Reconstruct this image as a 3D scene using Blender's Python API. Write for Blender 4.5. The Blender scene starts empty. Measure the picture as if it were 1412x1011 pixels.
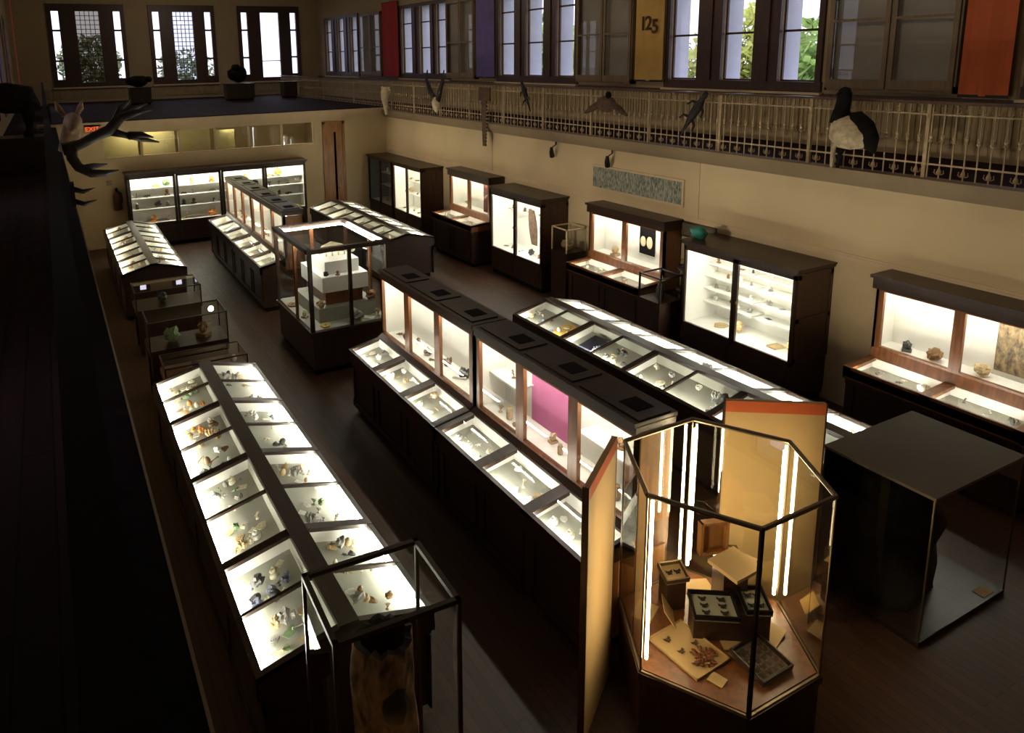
import bpy, math, random
from mathutils import Vector, Matrix, noise
R = random.Random(7)
PI = math.pi
sc = bpy.context.scene
COL = sc.collection

# ------------------------------------------------------------------ materials
def new_mat(name):
    m = bpy.data.materials.new(name); m.use_nodes = True
    nt = m.node_tree; nt.nodes.clear()
    out = nt.nodes.new('ShaderNodeOutputMaterial')
    return m, nt, out

def solid(name, col, rough=.6, var=.15, scale=8, metal=0, bump=0, stretch=(1, 1, 1), spec=.5, col2=None):
    m, nt, out = new_mat(name)
    b = nt.nodes.new('ShaderNodeBsdfPrincipled')
    tc = nt.nodes.new('ShaderNodeTexCoord'); mp = nt.nodes.new('ShaderNodeMapping')
    mp.inputs['Scale'].default_value = stretch
    n = nt.nodes.new('ShaderNodeTexNoise'); n.inputs['Scale'].default_value = scale; n.inputs['Detail'].default_value = 5
    cr = nt.nodes.new('ShaderNodeValToRGB')
    c2 = col2 if col2 else tuple(min(1, c * (1 + var)) for c in col)
    c1 = tuple(c * (1 - var) for c in col)
    cr.color_ramp.elements[0].color = (*c1, 1); cr.color_ramp.elements[1].color = (*c2, 1)
    cr.color_ramp.elements[0].position = .3; cr.color_ramp.elements[1].position = .7
    nt.links.new(tc.outputs['Object'], mp.inputs['Vector']); nt.links.new(mp.outputs[0], n.inputs['Vector'])
    nt.links.new(n.outputs[0], cr.inputs[0]); nt.links.new(cr.outputs[0], b.inputs['Base Color'])
    b.inputs['Roughness'].default_value = rough; b.inputs['Metallic'].default_value = metal
    b.inputs['Specular IOR Level'].default_value = spec
    if bump:
        bp = nt.nodes.new('ShaderNodeBump'); bp.inputs['Strength'].default_value = bump; bp.inputs['Distance'].default_value = .02
        nt.links.new(n.outputs[0], bp.inputs['Height']); nt.links.new(bp.outputs[0], b.inputs['Normal'])
    nt.links.new(b.outputs[0], out.inputs[0])
    return m

def emit(name, col, s):
    m, nt, out = new_mat(name)
    e = nt.nodes.new('ShaderNodeEmission'); e.inputs[0].default_value = (*col, 1); e.inputs[1].default_value = s
    nt.links.new(e.outputs[0], out.inputs[0]); return m

def glass(name, tint=(.97, .98, .96), refl=1.0, rough=.0):
    m, nt, out = new_mat(name)
    t = nt.nodes.new('ShaderNodeBsdfTransparent'); t.inputs[0].default_value = (*tint, 1)
    g = nt.nodes.new('ShaderNodeBsdfGlossy'); g.inputs['Roughness'].default_value = rough
    geo = nt.nodes.new('ShaderNodeNewGeometry')
    def mth(op, a, b=None):
        n = nt.nodes.new('ShaderNodeMath'); n.operation = op
        for i, q in enumerate((a, b)):
            if q is None: continue
            if isinstance(q, (int, float)): n.inputs[i].default_value = q
            else: nt.links.new(q, n.inputs[i])
        return n
    dt = nt.nodes.new('ShaderNodeVectorMath'); dt.operation = 'DOT_PRODUCT'
    nt.links.new(geo.outputs['Normal'], dt.inputs[0]); nt.links.new(geo.outputs['Incoming'], dt.inputs[1])
    c = mth('ABSOLUTE', dt.outputs['Value']); c = mth('SUBTRACT', 1.0, c.outputs[0]); c = mth('POWER', c.outputs[0], 5.0)
    c = mth('MULTIPLY', c.outputs[0], .94); f = mth('ADD', c.outputs[0], .06)
    ml = nt.nodes.new('ShaderNodeMath'); ml.operation = 'MULTIPLY'; ml.inputs[1].default_value = refl; ml.use_clamp = True
    mx = nt.nodes.new('ShaderNodeMixShader')
    nt.links.new(f.outputs[0], ml.inputs[0]); nt.links.new(ml.outputs[0], mx.inputs[0])
    nt.links.new(t.outputs[0], mx.inputs[1]); nt.links.new(g.outputs[0], mx.inputs[2])
    nt.links.new(mx.outputs[0], out.inputs[0]); return m

def planks(name, c1, c2, rough, w=.09, l=1.6, spec=.5):
    m, nt, out = new_mat(name)
    b = nt.nodes.new('ShaderNodeBsdfPrincipled'); tc = nt.nodes.new('ShaderNodeTexCoord')
    mp = nt.nodes.new('ShaderNodeMapping'); mp.inputs['Rotation'].default_value = (0, 0, PI / 2)
    br = nt.nodes.new('ShaderNodeTexBrick'); br.inputs['Scale'].default_value = 1
    br.inputs['Brick Width'].default_value = l; br.inputs['Row Height'].default_value = w
    br.inputs['Mortar Size'].default_value = .004; br.inputs['Color1'].default_value = (*c1, 1); br.inputs['Color2'].default_value = (*c2, 1)
    br.inputs['Mortar'].default_value = (c1[0] * .3, c1[1] * .3, c1[2] * .3, 1)
    n = nt.nodes.new('ShaderNodeTexNoise'); n.inputs['Scale'].default_value = 3
    mpn = nt.nodes.new('ShaderNodeMapping'); mpn.inputs['Scale'].default_value = (8, 1, 1)
    mx = nt.nodes.new('ShaderNodeMixRGB'); mx.blend_type = 'MULTIPLY'; mx.inputs[0].default_value = .5
    L = nt.links.new
    L(tc.outputs['Object'], mp.inputs[0]); L(mp.outputs[0], br.inputs[0]); L(tc.outputs['Object'], mpn.inputs[0]); L(mpn.outputs[0], n.inputs[0])
    L(br.outputs[0], mx.inputs[1]); L(n.outputs[0], mx.inputs[2]); L(mx.outputs[0], b.inputs['Base Color'])
    b.inputs['Specular IOR Level'].default_value = spec
    rr = nt.nodes.new('ShaderNodeMapRange'); rr.inputs[3].default_value = rough * .8; rr.inputs[4].default_value = rough * 1.3
    L(n.outputs[0], rr.inputs[0]); L(rr.outputs[0], b.inputs['Roughness'])
    L(b.outputs[0], out.inputs[0]); return m

M = {}
M['wood'] = solid('dark_wood', (.030, .014, .008), .35, .4, 4, stretch=(6, .6, 6))
M['wood_v'] = solid('dark_wood_upright', (.034, .015, .008), .35, .4, 4, stretch=(6, 6, .6))
M['midwood'] = solid('brown_side_wood', (.060, .024, .010), .4, .35, 4, stretch=(6, 6, .6))
M['redwood'] = solid('red_wood', (.17, .062, .02), .35, .35, 4, stretch=(6, 6, .6))
M['black'] = solid('black_paint', (.006, .005, .005), .8, .2, spec=.1)
M['bed'] = solid('specimen_board', (.36, .36, .30), .8, .06, 5)
M['white'] = solid('white_paint', (.80, .79, .73), .7, .03, 3)
M['pink'] = solid('pink_board', (.55, .16, .33), .8, .05)
M['bluegrey'] = solid('blue_grey_board', (.20, .26, .30), .8, .1)
M['tube'] = emit('fluorescent_light', (1, .97, .84), 50)
M['tubew'] = emit('warm_fluorescent_light', (1, .80, .46), 34)
M['tubef'] = emit('far_fluorescent_light', (1, .95, .76), 42)
M['tubeb'] = emit('bright_cabinet_light', (1, .96, .80), 85)
M['glass'] = glass('clear_glass')
M['glassr'] = glass('reflective_glass', (.93, .93, .9), 2.0)
M['glassd'] = glass('leaded_dim_glass', (.16, .15, .13), .5)
M['glassm'] = glass('leaded_blue_glass', (.5, .52, .6), .5)
M['glassw'] = glass('window_glass', (.9, .9, .95), .6)
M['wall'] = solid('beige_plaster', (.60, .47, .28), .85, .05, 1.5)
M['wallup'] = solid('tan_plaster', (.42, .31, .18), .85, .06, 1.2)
M['ledge'] = solid('ledge_paint', (.25, .18, .10), .6, .08, 3)
M['moulding'] = solid('moulding_paint', (.62, .47, .30), .6, .06, 3)
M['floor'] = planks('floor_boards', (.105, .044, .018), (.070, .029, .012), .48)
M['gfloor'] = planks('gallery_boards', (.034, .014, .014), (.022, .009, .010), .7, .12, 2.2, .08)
M['rail'] = solid('iron_cream_paint', (.44, .33, .19), .5, .2, 10)
M['railw'] = solid('handrail_wood', (.10, .055, .03), .3, .3, 6, stretch=(6, .5, 6))
M['frame'] = solid('window_wood', (.055, .020, .012), .45, .3, 5, stretch=(5, 5, .6))
M['cabw'] = solid('light_cabinet_wood', (.20, .135, .07), .5, .2, 5, stretch=(5, 5, .6))
M['paper'] = solid('grey_backing', (.40, .36, .28), .9, .12, 1.2)
M['stone'] = solid('pale_stone', (.62, .64, .74), .9, .05, 4)
M['wains'] = solid('beadboard_paint', (.34, .25, .13), .6, .18, 6, stretch=(1, 8, 1))
M['red'] = solid('red_cloth', (.42, .018, .016), .8, .12, 3)
M['purple'] = solid('purple_cloth', (.17, .13, .36), .8, .12, 3)
M['yellow'] = solid('mustard_cloth', (.62, .37, .10), .8, .08, 3)
M['orange'] = solid('orange_cloth', (.55, .11, .03), .8, .1, 3)
M['ink'] = solid('dark_ink', (.05, .018, .012), .8, .1)
M['tan'] = solid('tan_board', (.52, .35, .16), .75, .05, 2)
M['bronze'] = solid('bronze_metal', (.16, .12, .07), .35, .2, 10, metal=.8)
M['iron'] = solid('dark_iron', (.02, .018, .016), .45, .2, 10, metal=.5)
M['leaf'] = solid('leaf_green', (.26, .42, .09), .8, .5, 3)
M['leaf2'] = solid('leaf_yellow_green', (.50, .55, .12), .8, .4, 3)
M['leafgrey'] = solid('leaf_grey_green', (.20, .25, .13), .8, .5, 3)
M['maroon'] = solid('maroon_paint', (.10, .025, .02), .6, .2)
M['deer'] = solid('deer_hide', (.26, .17, .10), .9, .3, 12, bump=.3)
M['bark'] = solid('bark', (.18, .12, .07), .9, .4, 6, bump=.6)
M['hide'] = solid('brown_hide', (.10, .055, .03), .9, .4, 12, bump=.3)
M['darkhide'] = solid('black_hide', (.010, .008, .007), .95, .4, 12, bump=.3, spec=.15)
M['palehide'] = solid('pale_feathers', (.50, .40, .26), .9, .3, 14, bump=.3)
M['bone'] = solid('bone', (.66, .56, .36), .6, .15, 10)
M['horn'] = solid('horn', (.022, .015, .012), .5, .4, 10, stretch=(1, 1, 4))
M['scaly'] = solid('dark_scales', (.014, .010, .008), .75, .5, 40, bump=.6)
M['log'] = solid('weathered_log', (.20, .125, .07), .9, .75, 7, stretch=(2.2, 2.2, 1.1), bump=1.0)
M['nearblack'] = solid('near_black', (.012, .009, .008), .9, .4)  # shade of the trunk hollow put into the colour; also dark insects
M['ceil'] = solid('ceiling_plaster', (.22, .17, .10), .9, .05)
M['pane'] = solid('roller_blind', (.66, .58, .30), .8, .06, 2)
M['print'] = solid('marsh_print', (.05, .10, .09), .6, .5, 14, stretch=(1, 3, 1), col2=(.46, .46, .36))
M['photo'] = solid('rock_photo', (.06, .05, .06), .5, .5, 16, col2=(.42, .30, .15), stretch=(1, 1.6, .8))
M['teal'] = solid('teal_paint', (.04, .26, .22), .6, .2)
M['goldwood'] = solid('honey_wood', (.34, .15, .045), .4, .3, 4, stretch=(6, 6, .6))
M['grey'] = solid('grey_brown', (.12, .095, .065), .85, .08, 2)
M['exitr'] = emit('exit_red', (1, .12, .03), .7)
M['lampw'] = emit('warm_bulb', (1, .45, .10), 170)

# ------------------------------------------------------------------ mesh builder
class MB:
    def __init__(s): s.v = []; s.f = []
    def hexa(s, p):
        b = len(s.v); s.v += [tuple(q) for q in p]
        for f in ((0, 3, 2, 1), (4, 5, 6, 7), (0, 1, 5, 4), (1, 2, 6, 5), (2, 3, 7, 6), (3, 0, 4, 7)): s.f.append(tuple(b + i for i in f))
        return s
    def box(s, x0, x1, y0, y1, z0, z1):
        x0, x1 = min(x0, x1), max(x0, x1); y0, y1 = min(y0, y1), max(y0, y1); z0, z1 = min(z0, z1), max(z0, z1)
        return s.hexa([(x0, y0, z0), (x1, y0, z0), (x1, y1, z0), (x0, y1, z0), (x0, y0, z1), (x1, y0, z1), (x1, y1, z1), (x0, y1, z1)])
    def quad(s, *p):
        b = len(s.v); s.v += [tuple(q) for q in p]; s.f.append(tuple(range(b, b + len(p)))); return s
    def loft(s, loops, cap=True):
        b = len(s.v); n = len(loops[0])
        for l in loops: s.v += [tuple(q) for q in l]
        for k in range(len(loops) - 1):
            for i in range(n):
                j = (i + 1) % n
                s.f.append((b + k * n + i, b + k * n + j, b + (k + 1) * n + j, b + (k + 1) * n + i))
        if cap:
            s.f.append(tuple(b + i for i in reversed(range(n)))); s.f.append(tuple(b + (len(loops) - 1) * n + i for i in range(n)))
        return s
    def tube(s, pts, rad, n=8):
        pts = [Vector(p) for p in pts]
        if not hasattr(rad, '__len__'): rad = [rad] * len(pts)
        loops = []; ref = Vector((0, 0, 1))
        for i, p in enumerate(pts):
            d = (pts[min(i + 1, len(pts) - 1)] - pts[max(i - 1, 0)]).normalized()
            a = d.cross(ref)
            if a.length < .1: a = d.cross(Vector((1, 0, 0)))
            a.normalize(); c = d.cross(a).normalized()
            loops.append([p + (a * math.cos(2 * PI * k / n) + c * math.sin(2 * PI * k / n)) * rad[i] for k in range(n)])
        return s.loft(loops)
    def cyl(s, p0, p1, r, n=10, r1=None): return s.tube([p0, p1], [r, r if r1 is None else r1], n)
    def lathe(s, prof, c=(0, 0, 0), n=14):
        return s.loft([[(c[0] + r * math.cos(2 * PI * k / n), c[1] + r * math.sin(2 * PI * k / n), c[2] + z) for k in range(n)] for r, z in prof])
    def ell(s, c, r, n=14, m=9, rot=None, jit=0, seed=0):
        loops = []; rt = rot if rot is not None else Matrix.Identity(3)
        for j in range(1, m):
            t = PI * j / m; lp = []
            for k in range(n):
                a = 2 * PI * k / n
                d = Vector((math.sin(t) * math.cos(a), math.sin(t) * math.sin(a), -math.cos(t)))
                q = 1 + (jit * noise.noise(d * 1.7 + Vector((seed, seed * .7, 0))) if jit else 0)
                lp.append(Vector(c) + rt @ Vector((d.x * r[0] * q, d.y * r[1] * q, d.z * r[2] * q)))
            loops.append(lp)
        return s.loft(loops)
    def build(s, name, mat, parent=None, smooth=False, loc=None, **props):
        me = bpy.data.meshes.new(name); me.from_pydata(s.v, [], s.f); me.update()
        if isinstance(mat, str): mat = M[mat]
        me.materials.append(mat)
        if smooth:
            me.polygons.foreach_set('use_smooth', [True] * len(me.polygons))
        o = bpy.data.objects.new(name, me); COL.objects.link(o)
        if parent: o.parent = parent
        if loc: o.location = loc
        for k, v in props.items(): o[k] = v
        return o

def thing(name, label, cat, loc=(0, 0, 0), rz=0, group=None):
    o = bpy.data.objects.new(name, None); COL.objects.link(o); o.empty_display_size = .1
    o.location = loc; o.rotation_euler = (0, 0, rz); o['label'] = label; o['category'] = cat
    if group: o['group'] = group
    return o
def tag(o, label, cat, group=None):
    o['label'] = label; o['category'] = cat
    if group: o['group'] = group
    return o
def struct(name, mb, mat, **k): return mb.build(name, mat, None, kind='structure', **k)
ORD = ['first', 'second', 'third', 'fourth', 'fifth', 'sixth', 'seventh', 'eighth', 'ninth']

# ------------------------------------------------------------------ specimens
CACHE = {}
PAL = {'cream': (.72, .66, .48), 'white': (.82, .80, .72), 'grey': (.30, .29, .26), 'dark grey': (.07, .068, .066), 'brown': (.22, .12, .05),
       'orange': (.66, .27, .06), 'green': (.20, .30, .14), 'tan': (.48, .35, .18), 'blue-grey': (.18, .21, .30), 'pink': (.60, .36, .30), 'black': (.02, .018, .016), 'yellow': (.62, .50, .14)}
def spec_mesh(kind, colname):
    k = (kind, colname)
    if k in CACHE: return CACHE[k]
    b = MB(); sm = False; sd = len(CACHE) * 1.37
    if kind == 'mineral_rock': b.ell((0, 0, .38), (.5, .42, .4), 10, 7, jit=.7, seed=sd)
    elif kind == 'crystal_cluster':
        for i in range(7):
            a = i * 2.4; t = .12 + .05 * (i % 3); d = Vector((math.cos(a) * .35 * (i > 0), math.sin(a) * .35 * (i > 0), .9)); q = Vector((math.cos(a) * .18, math.sin(a) * .18, .0)) if i else Vector((0, 0, 0))
            b.tube([q, q + d * (.7 - .05 * i), q + d * (.9 - .05 * i)], [t, t, .01], 6)
    elif kind == 'spiral_shell':
        pts = []; rad = []
        for i in range(26):
            t = i / 25; a = t * 5 * PI; r = .30 * (1 - t) + .01
            pts.append((math.cos(a) * r - .0, math.sin(a) * r, .28 + (t - .3) * .75)); rad.append(.24 * (1 - t) + .012)
        b.tube(pts, rad, 7); sm = True
        mn = min(v[2] for v in b.v); b.v = [(x, y, z - mn) for x, y, z in b.v]
    elif kind == 'scallop_shell':
        n = 16; top = [(0, -.42, .04)]; rim = [(math.cos(PI * (.02 + .96 * i / n)) * .5, -.42 + math.sin(PI * (.02 + .96 * i / n)) * .92, .05 + .03 * (i % 2)) for i in range(n + 1)]
        mid = [(x * .55, -.42 + (y + .42) * .55, .24 + .03 * (i % 2)) for i, (x, y, z) in enumerate(rim)]
        for i in range(n):
            b.quad((0, -.42, .04), mid[i], mid[i + 1]); b.quad(mid[i], rim[i], rim[i + 1], mid[i + 1]); b.quad((rim[i][0], rim[i][1], 0), (rim[i + 1][0], rim[i + 1][1], 0), rim[i + 1], rim[i])
    elif kind == 'specimen_card':
        b.box(-.5, .5, -.34, .34, 0, .025)
        for i in range(4): b.box(-.38, .1 + .1 * (i % 3), .2 - .13 * i, .23 - .13 * i, .025, .03)
    elif kind == 'bone':
        b.tube([(-.5, 0, .12), (-.4, .02, .12), (0, .05, .1), (.4, .02, .12), (.5, 0, .12)], [.1, .09, .055, .09, .11], 8)
        for x in (-.5, .5):
            for y in (-.07, .09): b.ell((x, y, .11), (.1, .09, .1), 8, 6)
        sm = True
    elif kind == 'branch_coral':
        rr = random.Random(3)
        def br(p, d, r, n):
            q = p + d * (.34 if n == 3 else .22); b.tube([p, (p + q) / 2 + Vector((rr.uniform(-.03, .03), rr.uniform(-.03, .03), 0)), q], [r, r * .85, r * .6], 6)
            if n:
                for s_ in (-1, 0, 1):
                    e = Vector((d.x + s_ * .6 + rr.uniform(-.2, .2), d.y + rr.uniform(-.6, .6), d.z)).normalized(); br(q, e, r * .66, n - 1)
        br(Vector((0, 0, 0)), Vector((0, 0, 1)), .08, 2); b.lathe([(.18, 0), (.16, .05), (.06, .1)])
    elif kind == 'fossil_slab':
        b.loft([[(math.cos(a) * (.5 + .06 * math.sin(3 * a)), math.sin(a) * (.4 + .05 * math.cos(5 * a)), z) for a in [2 * PI * i / 12 for i in range(12)]] for z in (0, .12)])
        b.tube([(.22 * t * math.cos(9 * t), .22 * t * math.sin(9 * t), .13) for t in [i / 14 for i in range(15)]], .035, 6)
    elif kind == 'egg': b.lathe([(.02, 0), (.2, .04), (.3, .2), (.31, .36), (.25, .58), (.12, .74), (.01, .78)]); sm = True
    elif kind == 'starfish':
        for i in range(5):
            a = i * 2 * PI / 5; b.tube([(0, 0, .07), (math.cos(a) * .25, math.sin(a) * .25, .06), (math.cos(a) * .5, math.sin(a) * .5, .02)], [.11, .08, .015], 6)
    elif kind == 'insect_box':
        b.box(-.5, .5, -.4, .4, 0, .06)
        for x in (-.5, .47): b.box(x, x + .03, -.4, .4, .06, .12)
        for y in (-.4, .37): b.box(-.5, .5, y, y + .03, .06, .12)
    elif kind == 'specimen_jar': b.lathe([(.2, 0), (.24, .04), (.24, .62), (.16, .7), (.18, .74), (.18, .84), (.0, .85)]); sm = True
    elif kind == 'block_mount': b.box(-.3, .3, -.25, .25, 0, .18); b.ell((0, 0, .46), (.28, .22, .3), 10, 7, jit=.5, seed=sd)
    mn = min(v[2] for v in b.v); b.v = [(x, y, z - mn) for x, y, z in b.v]
    me = bpy.data.meshes.new(kind); me.from_pydata(b.v, [], b.f); me.update()
    mk = 'spec_' + colname
    if mk not in M: M[mk] = solid('specimen_' + colname.replace(' ', '_').replace('-', '_'), PAL[colname], .6, .3, 14)
    me.materials.append(M[mk])
    if sm: me.polygons.foreach_set('use_smooth', [True] * len(me.polygons))
    CACHE[k] = me; return me
CATN = {'mineral_rock': 'rock', 'crystal_cluster': 'crystal', 'spiral_shell': 'shell', 'scallop_shell': 'shell', 'specimen_card': 'card', 'bone': 'bone', 'branch_coral': 'coral',
        'fossil_slab': 'fossil', 'egg': 'egg', 'starfish': 'starfish', 'insect_box': 'box', 'specimen_jar': 'jar', 'block_mount': 'rock'}
NOUN = {'mineral_rock': 'rock', 'crystal_cluster': 'crystal cluster', 'spiral_shell': 'spiral shell', 'scallop_shell': 'fan shell', 'specimen_card': 'label card', 'bone': 'bone', 'branch_coral': 'branching coral',
        'fossil_slab': 'fossil slab', 'egg': 'egg', 'starfish': 'starfish', 'insect_box': 'specimen tray', 'specimen_jar': 'jar', 'block_mount': 'mounted rock'}
NSPEC = [0]
USED = {}
def put(kind, col, size, pos, where, group, rz=None, tilt=(0, 0), word=''):
    o = bpy.data.objects.new(kind, spec_mesh(kind, col)); COL.objects.link(o)
    o.location = (pos[0], pos[1], pos[2] + (.012 * size / .1 if tilt[1] else .001)); o.rotation_euler = (Matrix.Rotation(tilt[1], 3, 'Y') @ Matrix.Rotation(R.uniform(0, 6.28) if rz is None else rz, 3, 'Z')).to_euler(); o.scale = (size,) * 3
    lab = (word + ' ' if word else '') + col + ' ' + NOUN[kind] + ' ' + where
    if lab in USED: lab = 'another ' + lab
    USED[lab] = 1
    tag(o, lab, CATN[kind], group); NSPEC[0] += 1
    return o
KINDS = ['mineral_rock', 'spiral_shell', 'scallop_shell', 'specimen_card', 'bone', 'branch_coral', 'fossil_slab', 'crystal_cluster', 'egg', 'starfish']
def fill(n, cells, where, group, sizes, kinds=KINDS, cols=('cream', 'white', 'grey', 'brown', 'tan', 'green'), tilt=(0, 0), rz=None):
    """n specimens of different kind/colour on free cells (list of world points)."""
    cells = cells[:]; R.shuffle(cells)
    combos = [(k, c) for k in kinds for c in cols]; R.shuffle(combos)
    for (k, c), p in zip(combos[:n], cells): put(k, c, R.uniform(*sizes), p, where, group, tilt=tilt, rz=rz)

# ------------------------------------------------------------------ sloped double case
def slope_bar(b, sgn, w, ze, zr, rd, y0, y1, t=.03, lift=.0, s0=0, s1=1):
    def P(s, y, dz): return (sgn * (w / 2 + s * (rd - w / 2)), y, ze + s * (zr - ze) + lift + dz)
    p = [P(s0, y0, -t), P(s1, y0, -t), P(s1, y1, -t), P(s0, y1, -t), P(s0, y0, 0), P(s1, y0, 0), P(s1, y1, 0), P(s0, y1, 0)]
    b.hexa(p)
def hip_case(label, x0, x1, ys, ze, zr, tubemat, group, panes=2, ridge=.075):
    w = x1 - x0; xm = (x0 + x1) / 2; yo = ys[0]; ys = [y - yo for y in ys]; L = ys[-1]; rd = ridge
    root = thing('sloped_display_case', label, 'display case', (xm, yo, 0), group=group)
    h = w / 2; dep = .15
    b = MB(); b.box(-h + .05, h - .05, -.05, L + .05, .1, ze - dep - .02); b.box(-h + .02, h - .02, -.02, L + .02, ze - dep - .06, ze - dep - .02)
    for sg in (-1, 1):
        for i in range(len(ys)):
            y = ys[i]; b.box(sg * (h - .05), sg * (h - .035), min(0, y + .06), max(L, y - .06), .1, ze - dep - .06)
        b.box(sg * (h - .05), sg * (h - .035), 0, L, .1, .2); b.box(sg * (h - .05), sg * (h - .035), 0, L, ze - dep - .16, ze - dep - .06)
    b.build('base', 'wood', root)
    MB().box(-h + .09, h - .09, -.09, L + .09, 0, .1).build('plinth', 'black', root)
    # interior bed and pale linings
    b = MB(); zb = ze - dep
    for sg in (-1, 1):
        b.quad((sg * (h - .012), -.02, zb), (sg * rd, -.02, zr - dep), (sg * rd, L + .02, zr - dep), (sg * (h - .012), L + .02, zb))
        b.quad((sg * rd, -.02, zr - dep), (sg * rd, -.02, zr - .02), (sg * rd, L + .02, zr - .02), (sg * rd, L + .02, zr - dep))
    b.build('specimen_bed', 'bed', root)
    b = MB()
    for sg in (-1, 1):
        for y in ys:
            yy = min(-.02, max(L + .02, y))
            slope_bar(b, sg, w - .03, ze - .03, zr - .03, rd, yy - .012, yy + .012, t=dep - .03)
        b.box(sg * (h - .014), sg * (h - .004), 0, L, zb - .01, ze - .05)
    b.build('lining', 'white', root)
    f = MB()
    for sg in (-1, 1):
        f.hexa([(sg * (h - .05), 0, ze - .03), (sg * h, 0, ze - .07), (sg * h, L, ze - .07), (sg * (h - .05), L, ze - .03),
                (sg * (h - .05), 0, ze + .012), (sg * h, 0, ze), (sg * h, L, ze), (sg * (h - .05), L, ze + .012)])
        f.box(sg * (h - .004), sg * h, 0, L, zb - .03, ze - .06)
        for i, y in enumerate(ys):
            a = y if i == 0 else y + .045; c = y if i == len(ys) - 1 else y - .045
            if i == 0: c = y - .05
            if i == len(ys) - 1: a = y + .05
            slope_bar(f, sg, w, ze, zr, rd, c, a, t=.035, lift=.004)
        for i in range(len(ys) - 1):
            for k in range(1, panes):
                y = ys[i] + (ys[i + 1] - ys[i]) * k / panes; slope_bar(f, sg, w, ze, zr, rd, y - .014, y + .014, t=.03, lift=.003)
    f.box(-rd, rd, 0, L, zr - .03, zr + .02)
    for y in (0, L):
        e = .025 if y == 0 else -.025
        f.loft([[(-h, yy, zb - .02), (h, yy, zb - .02), (h, yy, ze), (rd, yy, zr), (-rd, yy, zr), (-h, yy, ze)] for yy in (y, y - e)])
    f.build('frame', 'wood', root)
    pan = {-1: [], 1: []}
    for sg in (-1, 1):
        for i in range(len(ys) - 1):
            for k in range(panes):
                ya = ys[i] + (ys[i + 1] - ys[i]) * k / panes; yb = ys[i] + (ys[i + 1] - ys[i]) * (k + 1) / panes
                g = MB(); g.quad((sg * (h - .03), ya, ze - .008), (sg * rd, ya, zr - .012), (sg * rd, yb, zr - .012), (sg * (h - .03), yb, ze - .008)).build('glass_pane', 'glass', root)
                pan[sg].append((ya, yb))
            y0 = ys[i] - .08; y1 = ys[i + 1] + .08
            MB().cyl((sg * (h - .06), y0, ze - .06), (sg * (h - .06), y1, ze - .06), .013, 8).build('fluorescent_tube', tubemat, root)
    def cell(sg, k, nu=5, nv=4):
        ya, yb = pan[sg][k]; out = []
        for i in range(nu):
            for j in range(nv):
                s = .30 + .55 * (i + .5) / nu; y = ya + (yb - ya) * (.12 + .76 * (j + .5) / nv)
                out.append((xm + sg * (h + s * (rd - h)), yo + y, zb + s * (zr - ze) + .004))
        return out
    return root, cell, math.atan((zr - ze) / (h - rd))

PINK = (-.57, -1.40)
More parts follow.
